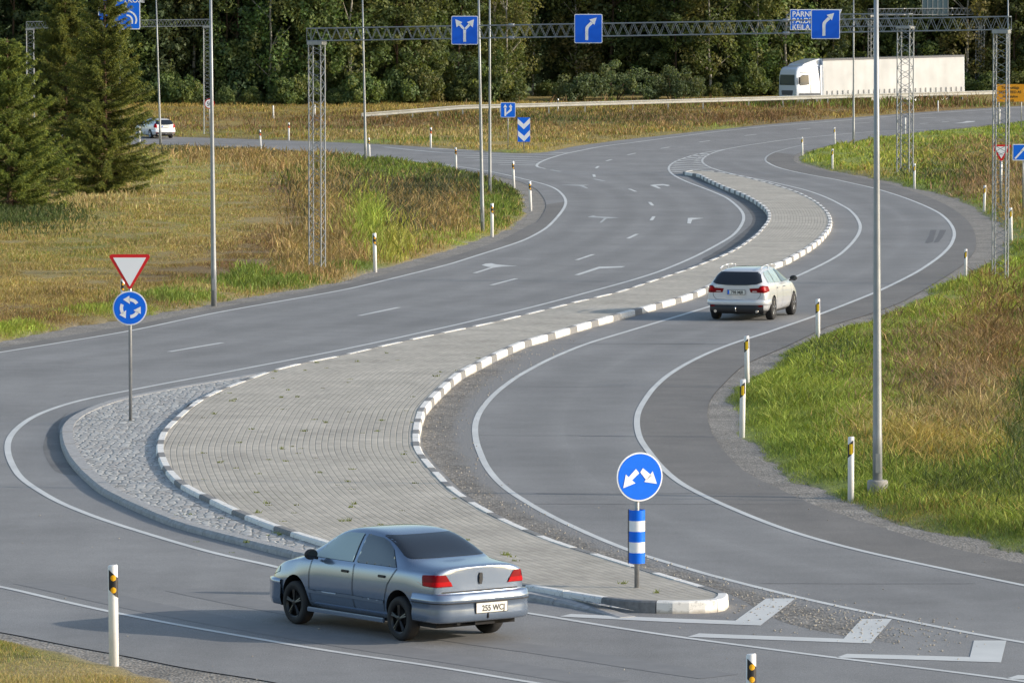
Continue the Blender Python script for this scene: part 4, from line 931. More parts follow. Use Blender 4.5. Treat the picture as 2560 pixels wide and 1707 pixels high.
# big advance direction sign on the left gantry
pc = at(298, 20, A4.y - .6); S = F_PX / pc.y; w_, h_ = 105 / S, 108 / S
t = thing("direction_sign", "big blue roundabout map sign lettered KOSE on the far left gantry above the spruce", "direction sign", (pc.x, pc.y, pc.z))
p = panel(t, rrect(w_, h_, .12), rrect(w_ - .12, h_ - .12, .09), [], w_, h_, fm=M['blue'])
sx_ = 1 / 16.8 / S; X_ = lambda px: (px / 16.8 - 58) / S; Z_ = lambda py: (20 - py / 16.8) / S     # from the enlarged view
def arc(cx, cy, r0, r1, a0, a1, n=14):
    A_ = [R(a0 + (a1 - a0) * i / n) for i in range(n + 1)]
    return [(X_(cx + r0 * math.cos(a)), Z_(cy - r0 * math.sin(a))) for a in A_] + [(X_(cx + r1 * math.cos(a)), Z_(cy - r1 * math.sin(a))) for a in A_[::-1]]
def strip(name, pts, mat=M['signw']):
    bm = bmesh.new(); h2 = len(pts) // 2
    for i in range(h2 - 1):
        q = [pts[i], pts[i + 1], pts[-2 - i], pts[-1 - i]]; vs = [bm.verts.new((x, -.024, z)) for x, z in q]; bm.faces.new(vs)
    obj(name, bm, mat, p)
strip("arrow", arc(1300, 870, 430, 360, 0, 125)); strip("arrow", arc(1300, 870, 250, 180, 0, 95))
strip("arrow", [(X_(1690), Z_(1010)), (X_(1730), Z_(870)), (X_(1660), Z_(870)), (X_(1625), Z_(1010))]); strip("arrow", [(X_(1548), Z_(1010)), (X_(1550), Z_(870)), (X_(1480), Z_(870)), (X_(1490), Z_(1010))])
for P in ([(1230,20),(1315,170),(1270,170),(1225,175),(1165,180)], [(1215,170),(1275,170),(1300,340),(1400,450),(1290,460),(1240,350)], [(770,660),(920,570),(940,720)], [(930,640),(1010,670),(1075,520),(1040,500)]):
    bm = bmesh.new(); prism(bm, [(X_(a), Z_(b)) for a, b in P], -.026, -.020); obj("arrow", bm, M['signw'], p)
text_part("KOSE", .50, M['signw'], p, X_(1340), Z_(115), sx=.95)
for (x0, y0, x1, y1, m, s, tc) in ((540,-60,740,65,'signr','2','signw'), (750,-60,1140,65,'signg','E263','signw'), (130,320,320,470,'signr','11','signw'), (600,300,755,510,'signg','E','signw')):
    bm = bmesh.new(); prism(bm, [(X_(x0), Z_(y1)), (X_(x1), Z_(y1)), (X_(x1), Z_(y0)), (X_(x0), Z_(y0))], -.022, -.0185); b_ = obj("road_number", bm, M['signw'], p)
    bm = bmesh.new(); prism(bm, [(X_(x0+15), Z_(y1-15)), (X_(x1-15), Z_(y1-15)), (X_(x1-15), Z_(y0+15)), (X_(x0+15), Z_(y0+15))], -.028, -.0225); obj("field", bm, M[m], b_)
    text_part(s, .26, M[tc], b_, X_((x0 + x1) / 2), Z_(y1 - 28), y=-.032, align='CENTER')
bm = bmesh.new(); box(bm, -w_*.3, -w_*.26, .012, .35, -h_*.45, h_*.4); box(bm, w_*.26, w_*.3, .012, .35, -h_*.45, h_*.4); obj("bracket", bm, M['galv'], t)
# back of a sign on the farthest gantry
Ym = (A3.y + B3.y) / 2; pc = at(2338, 12, Ym + .5); S = F_PX / pc.y; w_, h_ = 64 / S, 58 / S
t = thing("direction_sign", "grey ribbed back of a large sign on the farthest gantry above the truck's trailer", "direction sign", (pc.x, pc.y, pc.z))
bm = bmesh.new(); box(bm, -w_/2, w_/2, 0, .04, -h_/2, h_/2); obj("panel", bm, M['signback'], t)
bm = bmesh.new()
for i in range(6): box(bm, -w_/2 + w_ * i / 5 - .03, -w_/2 + w_ * i / 5 + .03, -.06, -.002, -h_/2, h_/2)
obj("rib", bm, M['galv'], t)

def post_sign(name, label, cat, x, y, r=.032, H=3.0, group=None, rz=0, lean=0):
    p = G(x, y); t = thing(name, label, cat, (p.x, p.y, p.z), group=group, rot=(0, lean, rz))
    bm = bmesh.new(); lathe(bm, [(r, -.1), (r, H - .01), (r * .6, H)], n=18); obj("post", bm, M['galv'], t); return t, F_PX / p.y
# fork lane sign
t, S = post_sign("lane_sign", "small square blue sign with a branching pair of up arrows at the slip road nose", "lane sign", 1270, 378, H=(378 - 258) / 39 + .0)
w_, h_ = 37.5 / S, 37.5 / S; c4 = (288, 350, 355, 370)
F1 = nrm([(205,500),(244,500),(244,300),(205,300)],*c4); F2 = nrm([(178,290),(268,290),(222,208)],*c4); F3 = nrm([(246,470),(375,365),(335,330),(246,425)],*c4); F4 = nrm([(376,364),(374,285),(334,285),(336,329)],*c4); F5 = nrm([(305,284),(396,284),(350,208)],*c4)
panel(t, rrect(w_, h_, .07), rrect(w_ - .06, h_ - .06, .05), [F1, F2, F3, F4, F5], w_, h_, cz=(378 - 275.5) / S, fm=M['blue'], yo=-.05); backbars(t, w_, (378 - 275.5) / S, y=-.03)
# chevron sign
t, S = post_sign("chevron_sign", "upright blue sign with two white downward chevrons at the slip road nose", "chevron sign", 1309.6, 383, H=(383 - 296) / S)
w_, h_ = 31 / S, 61 / S; c5 = (670, 820, 290, 585)
V1 = [nrm(q,*c5) for q in ([(525,552),(667,688),(667,812),(525,676)],[(668,688),(812,540),(812,664),(668,812)],[(535,848),(677,972),(677,1104),(535,970)],[(678,972),(812,825),(812,950),(678,1104)])]
panel(t, rrect(w_, h_, .02), rrect(w_ - .01, h_ - .01, .02), V1, w_, h_, cz=(383 - 324.5) / S, fm=M['blue'], bm_=M['blue'], yo=-.05); backbars(t, w_, (383 - 324.5) / S, (-.5, .5), y=-.03)
# 50 limit
t, S = post_sign("speed_limit_sign", "round white speed limit sign with red ring reading 50 behind the left lamp post", "speed limit sign", 524, 342, r=.03, H=2.6)
def round_sign(par, r, cz, ring, face, yo=-.05, rim=.06, rx=None):
    bm = bmesh.new(); prism(bm, circ(r, 48, 0, cz), -.01 + yo, .01 + yo); p = obj("panel", bm, ring, par)
    bm = bmesh.new(); prism(bm, circ(r - rim, 48, 0, cz), -.016 + yo, -.0105 + yo); obj("face", bm, face, p); return p
p = round_sign(t, .35, (342 - 260) / S, M['signr'], M['signw'], rim=.055); text_part("50", .42, M['signk'], p, 0, (342 - 260) / S - .15, y=-.068, align='CENTER', sx=.85)
backbars(t, .5, (342 - 260) / S, (-.1, .1), y=-.03)
# thin mast in front of left gantry
t = thing("mast", "thin pale mast rising behind the big spruce toward the big blue sign", "mast", G(300, 345)); S = F_PX / t.location.y
bm = bmesh.new(); lathe(bm, [(.06, -.1), (.055, 5.5), (.05, 8.0)], n=12); obj("shaft", bm, M['pole'], t)
# give way + roundabout on one post
t, S = post_sign("roundabout_sign", "give way triangle above a round blue roundabout sign on one post in the cobbled apron", "roundabout sign", 326.5, 1062, r=.036, H=(1062 - 640) / 117 * .98)
t.location.z = .098; S = F_PX / t.location.y; zc = lambda y: (1057 - y) / S
p = round_sign(t, 43 / S, zc(775), M['signw'], M['blue'], rim=.025)
for k in range(3):
    bm = bmesh.new(); r0, r1 = .215, .145; a0 = 95 + 120 * k; n = 10; pts = [(a0 - 62 + 62 * i / n) for i in range(n + 1)]
    rw = [((r0 * math.cos(R(a)), r0 * math.sin(R(a)) + zc(775)), (r1 * math.cos(R(a)), r1 * math.sin(R(a)) + zc(775))) for a in pts]
    vs = [(bm.verts.new((o_[0], -.070, o_[1])), bm.verts.new((i_[0], -.070, i_[1]))) for o_, i_ in rw]
    for a, b in zip(vs, vs[1:]): bm.faces.new((a[0], b[0], b[1], a[1]))
    ae = R(a0); tp = R(a0 + 33); h3 = [(.265 * math.cos(ae - .05), .265 * math.sin(ae - .05)), (.235 * math.cos(tp), .235 * math.sin(tp)), (.09 * math.cos(ae - .1), .09 * math.sin(ae - .1))]
    bm.faces.new([bm.verts.new((x, -.070, z + zc(775))) for x, z in h3]); obj("arrow", bm, M['signw'], p)
def tri(cx, z_top, w_, h_, r=.04):
    c = [(cx - w_/2 + r, z_top - r), (cx + w_/2 - r, z_top - r), (cx, z_top - h_ + r * 1.6)]; out = []
    for (x, z), a0 in ((c[1], -30), (c[0], 90), (c[2], 210)):
        for i in range(7): a = R(a0 + 120 * i / 6); out.append((x + r * math.cos(a), z + r * math.sin(a)))
    return out
bm = bmesh.new(); prism(bm, tri(0, zc(640.5), 101 / S, 90 / S, .05), -.06, -.04); p = obj("triangle", bm, M['signr'], t)
bm = bmesh.new(); prism(bm, tri(0, zc(648.5), 82 / S, 72 / S, .004), -.066, -.0605); obj("face", bm, M['signw'], p)
backbars(t, .5, zc(775), (-.12, .12), y=-.03)
# keep either side sign with striped tube
t, S = post_sign("keep_sign", "round blue sign with two white arrows above a blue and white striped tube", "keep either side sign", 1592, 1466, r=.037, H=1.9)
p0 = gnp(1592, 1466, KH); t.location = (float(p0[0]), float(p0[1]), KH - .012); S = F_PX / t.location.y; zc = lambda y: (1466 - y) / S; c6 = (380, 338, 440, 483)
rot = bpy.data.objects.new("sign_head", None); C.objects.link(rot); rot.parent = t; rot.rotation_euler = (0, 0, R(20)); rot.location = (.02, -.02, 0)
p = round_sign(rot, 61.5 / S, zc(1186), M['signw'], M['blue'], yo=-.05, rim=.022)
for q_ in ([(340,258),(372,300),(300,372),(272,335)], [(219,443),(335,398),(243,310)], [(408,252),(382,292),(440,372),(495,330)], [(542,411),(502,286),(420,388)]):
    bm = bmesh.new(); prism(bm, [(x * 123 / S, z * 123 / S + zc(1186)) for x, z in nrm(q_,*c6)], -.072, -.0665); obj("arrow", bm, M['signw'], p)
z0, z1 = zc(1404), zc(1270); rt = 20.5 / S
for k in range(5):
    bm = bmesh.new(); a, b = z0 + (z1 - z0) * k / 5, z0 + (z1 - z0) * (k + 1) / 5; n = 30
    for rr, fl in ((rt, 0), (rt - .006, 1)):
        ring = [[bm.verts.new((rr * math.sin(R(u)), -rr * math.cos(R(u)), z)) for u in np.linspace(-118, 160, n)] for z in (a, b)]
        for i in range(n - 1): bm.faces.new((ring[0][i], ring[0][i + 1], ring[1][i + 1], ring[1][i])).smooth = True
    obj("tube_band", bm, M['blue'] if k % 2 == 0 else M['signw'], t, normals=False)
bm = bmesh.new(); box(bm, -rt - .012, -rt - .003, -.03, .05, z0 - .01, z1 + .01); box(bm, -.04, .04, -.04, rt, z0 + .02, z0 + .05); box(bm, -.04, .04, -.04, rt, z1 - .05, z1 - .02); obj("clamp", bm, M['black'], t)
# right-hand give way sign and arrow sign
t, S = post_sign("give_way_sign", "red and white give way triangle on a post behind the right hand lattice tower", "give way sign", 2502, 528, r=.06, H=(528 - 372) / 57)
bm = bmesh.new(); prism(bm, tri(0, (528 - 362) / S, 49 / S, 43 / S, .06), -.09, -.07); p = obj("triangle", bm, M['signr'], t)
bm = bmesh.new(); prism(bm, tri(0, (528 - 366.5) / S, 34 / S, 30 / S, .01), -.096, -.0905); obj("face", bm, M['signw'], p)
t, S = post_sign("arrow_sign", "square blue sign with slanting white arrow cut off by the right edge of the photo", "arrow sign", 2558, 536, r=.045, H=(536 - 362) / 57)
panel(t, rrect(56 / S, 41 / S, .04), rrect(52 / S, 37 / S, .03), [[(-.42,-.36),(-.36,-.42),(-.02,.08),(-.09,.14)],[(-.15,.08),(.03,.10),(.04,.38)],[(.08,-.36),(.14,-.42),(.40,.08),(.34,.14)],[(.26,.08),(.44,.1),(.45,.38)]], 56 / S, 41 / S, cz=(536 - 381) / S, fm=M['blue'], yo=-.07)
# yellow maintenance board
p0 = G(2525, 330); S = F_PX / p0.y; t = thing("information_board", "yellow board with black lettering EESTI TEED AS on two posts at the right edge", "information board", p0)
for x in (-28, 28):
    bm = bmesh.new(); bar(bm, (x / S, 0, -.1), (x / S, 0, (330 - 213) / S), .035, 10); obj("post", bm, M['galv'], t)
w_, h_ = 70 / S, 43.5 / S; cz = (330 - 233) / S; bm = bmesh.new(); prism(bm, [(x, z + cz) for x, z in rrect(w_, h_, .05)], -.07, -.04); p = obj("panel", bm, M['signy'], t)
for i, (s, sz) in enumerate((("Teehooldaja", .27), ("EESTI TEED AS", .26), ("Infotelefon", .26), ("1510", .26))): text_part(s, sz, M['signk'], p, 0, cz + h_/2 - .33 - i * .31, y=-.075, align='CENTER', sx=.95)

# ---- guardrail
rp = [(905,300),(1000,298.5),(1165,295),(1290,292),(1512,285),(1735,277),(2060,268),(2200,264),(2468,257),(2800,248)]
gr = thing("guardrail", "long steel guardrail along the far road in front of the forest and truck", "guardrail", (0, 0, 0))
Pr = np.array([[float(c) for c in gnp(*p)] for p in rp]); Pr[:, 1] = np.poly1d(np.polyfit(Pr[:, 0], Pr[:, 1], 2))(Pr[:, 0]); Pr = resample(Pr, 1.0)
prof = [(0, .44), (-.05, .47), (-.05, .52), (0, .57), (0, .62), (-.05, .67), (-.05, .72), (0, .75)]
bm = bmesh.new(); rows = []
for i, (x, y) in enumerate(Pr):
    k = min(1, i * 1.0 / 8); rows.append([bm.verts.new((x, y + o_, E(y) + (z - .40 * (1 - k)) + .18)) for o_, z in prof])
for a, b in zip(rows, rows[1:]):
    for i in range(len(prof) - 1): bm.faces.new((a[i], b[i], b[i + 1], a[i + 1]))
obj("rail", bm, M['rail'], gr)
s = 0; nxt = 1.0; xs = []
for i in range(len(Pr) - 1):
    s += 1.0
    if s >= nxt: xs.append(i); nxt += 1.9 if s < 9 else 3.4
for i in xs:
    x, y = Pr[i]; k = min(1, i / 8); bm = bmesh.new(); box(bm, x - .05, x + .05, y + .02, y + .10, E(y) - .3, E(y) + .90 - .4 * (1 - k)); obj("post", bm, M['rail'], gr)
# far road behind the guardrail
fr = [(x, y) for x, y in ((-300,318),(0,314),(300,310),(439,308),(742,301),(905,297),(1165,290),(1290,287.5),(1512,280),(1735,273.5),(2060,265),(2200,261),(2468,254),(2800,245))]
f1 = np.array([[float(c) for c in gnp(*p)] for p in fr]); f1[:, 1] = np.poly1d(np.polyfit(f1[:, 0], f1[:, 1], 3))(f1[:, 0]); f1 = resample(f1, 1.5); f2 = f1 + np.array([0, 9.0])
sheet("far_road", np.vstack([f1, f2[::-1]]), [], .03, M['asphalt'])
bm = bmesh.new(); ribbon(bm, f1 + np.array([0, .6]), .25); drape(bm, .045); struct(obj("far_road_markings", bm, M['line']))
# ================================================================== VEHICLES
M['tyre_r'] = plain("tyre_rubber", (.018, .018, .02), .8); M['rim_b'] = plain("black_alloy", (.02, .02, .022), .35, .5, coat=.3); M['rim_s'] = plain("silver_alloy", (.55, .56, .58), .3, .8)
M['glass_d'] = plain("tinted_glass", (.012, .014, .018), .06, coat=.6); M['glass_m'] = plain("side_glass", (.075, .095, .11), .05, coat=.8); M['glass_l'] = plain("pale_reflection_glass", (.32, .40, .385), .06, coat=.8)  # the lightest glass has a greenish reflection painted into its base colour
M['well'] = plain("wheel_well", (.01, .01, .012), .9); M['tail'] = plain("tail_light_red", (.20, .0, .004), .35, spec=.15); M['tail2'] = plain("tail_light_lit", (.40, .0, .005), .35, spec=.15)
M['tailw'] = plain("tail_light_clear", (.55, .45, .45), .2, coat=.5); M['chrome'] = plain("chrome", (.6, .6, .6), .15, 1)
M['gap'] = plain("panel_gap", (.02, .022, .025), .7); M['plate'] = plain("number_plate", (.72, .72, .68), .4); M['plate_t'] = plain("plate_lettering", (.015, .015, .02), .5)
def carpaint(name, col, metal, rough=.28):
    return plain(name, col, rough, metal, coat=1.0, noise=.02, nscale=2)
M['p_blue'] = carpaint("blue_grey_paint", (.20, .258, .355), .6, .2); M['p_silver'] = carpaint("silver_white_paint", (.60, .62, .66), .25, .3); M['p_white'] = carpaint("white_paint", (.74, .76, .80), 0, .3)
M['p_blue_d'] = carpaint("lower_blue_paint", (.16, .20, .27), .35, .35)

def loft(stations, n_sub=2):
    bm = bmesh.new(); rings = []
    for (x, zb, w, zbelt, wb, zt, wt) in stations:
        zl = min(zbelt + .03, zt - .05); zr = max(zt - .06, zl + .012)
        half = [(0, zb), (.82 * w, zb), (.935 * w, zb + .07), (w, zb + .42 * (zbelt - zb)), (.992 * w, zb + .72 * (zbelt - zb)), (wb, zbelt), (max(wb - .03, wt), zl), (wt, zr), (max(wt - .13, wt * .7), zt - .008), (0, zt)]
        ring = [bm.verts.new((x, y, z)) for y, z in half] + [bm.verts.new((x, -y, z)) for y, z in half[-2:0:-1]]
        rings.append(ring)
    n = len(rings[0])
    for a, b in zip(rings, rings[1:]):
        for i in range(n): bm.faces.new((a[i], a[(i + 1) % n], b[(i + 1) % n], b[i]))
    # caps built as rows between left and right halves
    for ring in (rings[0], rings[-1]):
        for i in range(9):
            a, b = ring[i], ring[i + 1]; c, d = (ring[(n - i - 1) % n], ring[(n - i) % n])
            vs = [];
            for v in (a, b, c, d):
                if v not in vs: vs.append(v)
            if len(vs) > 2:
                try: bm.faces.new(vs)
                except ValueError: pass
    bmesh.ops.recalc_face_normals(bm, faces=bm.faces)
    me = bpy.data.meshes.new("tmp"); bm.to_mesh(me); bm.free(); o = bpy.data.objects.new("tmp", me); C.objects.link(o)
    m = o.modifiers.new("s", 'SUBSURF'); m.levels = n_sub; m.render_levels = n_sub
    return o
def bake(o, name, mats, parent):
    dg = bpy.context.evaluated_depsgraph_get(); me = bpy.data.meshes.new_from_object(o.evaluated_get(dg)); bpy.data.objects.remove(o); me.name = name
    me.materials.clear(); return link(name, me, mats, parent, smooth=True)
def car_body(st, wheels, rw, name, mats, parent, wout=.95):
    o = loft(st)
    for (x, z) in wheels:
        bm = bmesh.new(); lathe(bm, [(rw, -wout - .3), (rw, wout + .3)], 'Y', 32, off=(x, 0, z)); 
        me = bpy.data.meshes.new("cut"); bmesh.ops.recalc_face_normals(bm, faces=bm.faces); bm.to_mesh(me); bm.free()
        me.materials.append(mats[0]); me.materials.append(mats[1]); me.polygons.foreach_set('material_index', [1] * len(me.polygons))
        c = bpy.data.objects.new("cut", me); C.objects.link(c); o.data.materials.append(mats[0]) if not o.data.materials else None
        m = o.modifiers.new("b", 'BOOLEAN'); m.object = c; m.operation = 'DIFFERENCE'; m.solver = 'EXACT'; m.material_mode = 'TRANSFER' if hasattr(m, 'material_mode') else m.material_mode
        c['cut'] = 1
    dg = bpy.context.evaluated_depsgraph_get(); me = bpy.data.meshes.new_from_object(o.evaluated_get(dg)); me.name = name
    bpy.data.objects.remove(o)
    for c in [c for c in bpy.data.objects if c.get('cut')]: bpy.data.objects.remove(c)
    if len(me.materials) < 2:
        while len(me.materials) < 2: me.materials.append(mats[len(me.materials)])
    me.polygons.foreach_set('use_smooth', [True] * len(me.polygons))
    b = bpy.data.objects.new(name, me); C.objects.link(b); b.parent = parent
    try: 
        m = b.modifiers.new("wn", 'EDGE_SPLIT'); m.split_angle = R(38)
    except Exception: pass
    return b
def bvh_of(o):
    me = o.data; return BVHTree.FromPolygons([v.co.copy() for v in me.vertices], [tuple(p.vertices) for p in me.polygons])
def drape_patch(bvh, poly, axis, sign, name, mat, parent, off=.004, grid=.06, smooth=True):
    """poly in the plane across `axis`; cast along axis from the side `sign` onto the body"""
    P = np.array(poly, float); E_ = resample(P, grid, True); vs = [Vector(p) for p in E_]; es = [(i, (i + 1) % len(E_)) for i in range(len(E_))]
    gx, gy = np.meshgrid(np.arange(P[:, 0].min(), P[:, 0].max(), grid), np.arange(P[:, 1].min(), P[:, 1].max(), grid)); gx = gx.ravel(); gy = gy.ravel(); k = pip(gx, gy, E_)
    if k.any():
        k2 = k.copy(); k2[k] = pdist(gx[k], gy[k], E_) > grid * .3; vs += [Vector((a, b)) for a, b in zip(gx[k2], gy[k2])]
    r = geometry.delaunay_2d_cdt(vs, es, [], 0, 1e-6); V = np.array([tuple(v) for v in r[0]]); T = np.array([f for f in r[2] if len(f) == 3]); c = V[T].mean(1); T = T[pip(c[:, 0], c[:, 1], E_)]
    bm = bmesh.new(); out = []
    for a, b in V:
        o_ = {'x': Vector((20 * sign, a, b)), 'y': Vector((a, 20 * sign, b)), 'z': Vector((a, b, 20 * sign))}[axis]
        d = {'x': Vector((-sign, 0, 0)), 'y': Vector((0, -sign, 0)), 'z': Vector((0, 0, -sign))}[axis]
        loc, nrm_, _, _ = bvh.ray_cast(o_, d)
        if loc is None:
            guess = {'x': Vector((0 if sign < 0 else 4.5, a, b)), 'y': Vector((a, .8 * sign, b)), 'z': Vector((a, b, 1.2))}[axis]
            loc, nrm_, _, _ = bvh.find_nearest(guess)
        out.append(bm.verts.new(loc - d * off))
    for t in T:
        try: bm.faces.new([out[i] for i in t])
        except ValueError: pass
    want = {'x': Vector((sign, 0, 0)), 'y': Vector((0, sign, 0)), 'z': Vector((0, 0, sign))}[axis]
    for f in bm.faces:
        f.normal_update()
        if f.normal.dot(want) < 0: f.normal_flip()
    return obj(name, bm, mat, parent, smooth=smooth, normals=False)
def linepoly(pts, wd):
    P = np.array(pts, float); N = normals2(P); return np.vstack([P + N * wd / 2, (P - N * wd / 2)[::-1]])
def wheel(parent, x, y, r, wd, side, rim, spokes=5, dz=0):
    t = bpy.data.objects.new("wheel", None); C.objects.link(t); t.parent = parent; t.location = (x, y, r + dz); s = side
    bm = bmesh.new(); h = wd / 2; rr = r * .66
    lathe(bm, [(rr, -h), (r * .93, -h), (r * .99, -h * .7), (r, -h * .3), (r, h * .3), (r * .99, h * .7), (r * .93, h), (rr, h), (rr, h * .3), (rr, -h * .3)], 'Y', 36); obj("tyre", bm, M['tyre_r'], t)
    bm = bmesh.new(); f = s * h * 1.0; lathe(bm, [(rr * 1.0, f), (rr * .90, f - s * .01), (rr * .88, f - s * .05)], 'Y', 32); bmesh.ops.delete(bm, geom=[q for q in bm.faces if len(q.verts) > 4], context='FACES_ONLY')
    for i in range(spokes):
        a = 2 * math.pi * i / spokes + .3
        for da in (-.09, .09):
            u = Vector((math.cos(a), 0, math.sin(a))); v = Vector((math.cos(a + da), 0, math.sin(a + da)))
            bar(bm, u * .03 + Vector((0, f - s * .02, 0)), v * rr * .93 + Vector((0, f - s * .012, 0)), .02 * r / .31, 6, .016)
    lathe(bm, [(.035, f - s * .04), (.05, f - s * .005), (.02, f)], 'Y', 14); obj("rim", bm, rim, t, normals=True)
    bm = bmesh.new(); lathe(bm, [(rr * .88, f - s * .07), (rr * .05, f - s * .065)], 'Y', 20); obj("brake_disc", bm, M['well'], t)
def sweep(bm, path, prof, mi=0):
    P = np.array(path, float); N = normals2(P); rows = []
    for p, n in zip(P, N): rows.append([bm.verts.new((p[0] + n[0] * o_, p[1] + n[1] * o_, z)) for o_, z in prof])
    for a, b in zip(rows, rows[1:]):
        for i in range(len(prof) - 1):
            f = bm.faces.new((a[i], a[i + 1], b[i + 1], b[i])); f.smooth = True; f.material_index = mi
def number_plate(par, x, z, txt, w=.52, h=.115, band=True, lean=0):
    p = bpy.data.objects.new("number_plate", None); C.objects.link(p); p.parent = par; p.location = (x, 0, z); p.rotation_euler = (0, lean, -math.pi / 2)
    bm = bmesh.new(); box(bm, -w/2, w/2, -.008, .008, -h/2, h/2); obj("plate", bm, M['plate'], p)
    bm = bmesh.new(); box(bm, -w/2 - .01, w/2 + .01, -.0065, .004, -h/2 - .01, h/2 + .01); obj("frame", bm, M['black'], p)
    if band: bm = bmesh.new(); box(bm, -w/2 + .004, -w/2 + .055, -.011, -.0085, -h/2 + .004, h/2 - .004); obj("band", bm, M['blue'], p)
    if txt: text_part(txt, h * (.95 if band else .86), M['plate_t'], p, .025, -h * .34, y=-.0115, align='CENTER', ext=.001)
    return p
def mirror(par, x, y, z, m, glass, s):
    t = bpy.data.objects.new("wing_mirror", None); C.objects.link(t); t.parent = par; t.location = (x, y, z)
    bm = bmesh.new(); r = bmesh.ops.create_uvsphere(bm, u_segments=18, v_segments=12, radius=1)['verts']
    for v in r: v.co = Vector((max(v.co.x, -.45) * .07, v.co.y * .115, v.co.z * .075))
    bar(bm, (0, 0, -.03), (.02, -s * .13, -.06), .022, 8); obj("housing", bm, m, t, smooth=True)
    bm = bmesh.new(); prism(bm, circ(.095, 24, 0, 0, .058), -.001, .001); o = obj("glass", bm, M['glass_d'], t); o.rotation_euler = (0, 0, -math.pi / 2); o.location = (-.034, 0, 0)

# ------------------------------------------------ blue-grey saloon in the foreground
def saloon():
    t = thing("saloon_car", "blue-grey four-door saloon with black alloy wheels driving round the island nose", "car")
    st = [(.09,.34,.78,.88,.76,.985,.68),(.13,.30,.835,.89,.80,1.005,.72),(.35,.24,.868,.90,.83,1.02,.74),(.72,.20,.875,.90,.845,1.045,.735),(.86,.19,.88,.90,.85,1.075,.745),(1.2,.18,.882,.90,.85,1.235,.70),(1.55,.18,.884,.895,.85,1.375,.655),
          (2.0,.18,.884,.89,.85,1.405,.635),(2.45,.18,.884,.885,.85,1.395,.625),(2.80,.18,.884,.88,.85,1.335,.625),(3.15,.18,.88,.87,.845,1.16,.64),(3.48,.18,.878,.86,.835,.985,.73),(3.6,.2,.874,.84,.82,.945,.74),(4.0,.22,.862,.79,.78,.875,.68),(4.3,.25,.80,.70,.71,.78,.56),(4.45,.28,.72,.62,.62,.68,.46),(4.52,.34,.62,.55,.52,.60,.38)]
    wz = .305; W = [(.93, wz), (3.63, wz)]
    b = car_body(st, W, .345, "body", [M['p_blue'], M['well']], t); bv = bvh_of(b)
    ok = lambda *a, **k: drape_patch(bv, *a, **k)
    ok([(-.66,1.065),(.66,1.065),(.70,1.085),(.605,1.315),(.57,1.335),(-.57,1.335),(-.605,1.315),(-.70,1.085)], 'x', -1, "rear_window", M['glass_d'], t, grid=.03, off=.016)
    ok([(-.62,1.02),(.62,1.02),(.50,1.32),(-.50,1.32)], 'x', 1, "windscreen", M['glass_m'], t)
    for s in (1, -1):
        ok([(1.05,.945),(1.28,1.17),(1.46,1.26),(1.62,1.30),(2.02,1.325),(2.06,.94)], 'y', s, "rear_side_window", M['glass_m'], t, grid=.03, off=.014)
        ok([(2.15,.94),(2.12,1.325),(2.52,1.31),(2.80,1.24),(3.18,.96),(3.18,.94)], 'y', s, "front_side_window", M['glass_l'], t, grid=.03, off=.014)
        for nm, pts in (("door", [(2.10,.92),(2.10,.60),(2.08,.30)]), ("door", [(3.20,.90),(3.24,.70),(3.22,.32)]), ("door", [(1.02,.93),(1.22,.70),(1.30,.45),(1.32,.32)])):
            ok(linepoly(pts, .012), 'y', s, nm + "_gap", M['gap'], t, off=.008, grid=.02)
        ok(linepoly([(1.3,.45),(2.2,.46),(3.25,.455)], .045), 'y', s, "side_strip", M['p_blue_d'], t, off=.02, grid=.03)
        for hx in (1.28, 2.22):
            bm = bmesh.new(); box(bm, hx, hx + .17, -.012, .012, -.018, .018, bev=.006); o = obj("door_handle", bm, M['black'], t); o.location = (0, s * .868, .80)
        mirror(t, 3.02, s * .98, .985, M['black'], M['glass_l'], s)
        for wx, _ in W: wheel(t, wx, s * .775, wz, .20, s, M['rim_b'], dz=-.05)
        ok([(s*.50,.735),(s*.865,.735),(s*.86,.90),(s*.62,.895)] , 'x', -1, "tail_light", M['tail'], t, off=.010, grid=.03)
        ok([(.09,.735),(.36,.745),(.40,.89),(.09,.905)], 'y', s, "tail_light", M['tail'], t, off=.008, grid=.04)
        ok([(s*.515,.745),(s*.85,.745),(s*.85,.805),(s*.545,.805)], 'x', -1, "brake_lens", M['tail2'], t, off=.018, grid=.03)
        ok([(.10,.745),(.33,.752),(.35,.80),(.10,.805)], 'y', s, "brake_lens", M['tail2'], t, off=.014, grid=.04)
        ok([(4.1,.66),(4.42,.58),(4.42,.66),(4.15,.74)], 'y', s, "headlight", M['glass_l'], t, off=.008, grid=.04)
    # boot lid seam, bumper, rubbing strip
    ok(linepoly([(-.70,.66),(.70,.66)], .014), 'x', -1, "boot_gap", M['gap'], t, off=.004, grid=.03)
    path = [(.58,-.872),(.40,-.872),(.22,-.868),(.08,-.85),(.0,-.79),(-.045,-.68),(-.075,-.45),(-.085,0),(-.075,.45),(-.045,.68),(.0,.79),(.08,.85),(.22,.868),(.40,.872),(.58,.872)]
    Pp = resample(np.array(path), .06); prof = [(-.14,.27),(-.02,.255),(.012,.28),(.022,.36),(.014,.43),(.012,.515),(.030,.525),(.032,.575),(.018,.59),(.016,.625),(-.01,.645),(-.12,.65)]
    sg_ = 1 if (normals2(Pp)[len(Pp)//2][0]) < 0 else -1
    bm = bmesh.new(); sweep(bm, Pp, [(o_ * sg_, z) for o_, z in prof]); obj("rear_bumper", bm, M['p_blue'], t, smooth=True)
    bm = bmesh.new(); sweep(bm, Pp, [(o_ * sg_, z) for o_, z in [(.026,.515),(.036,.518),(.036,.526),(.03,.530)]]); obj("bumper_strip", bm, M['gap'], t)
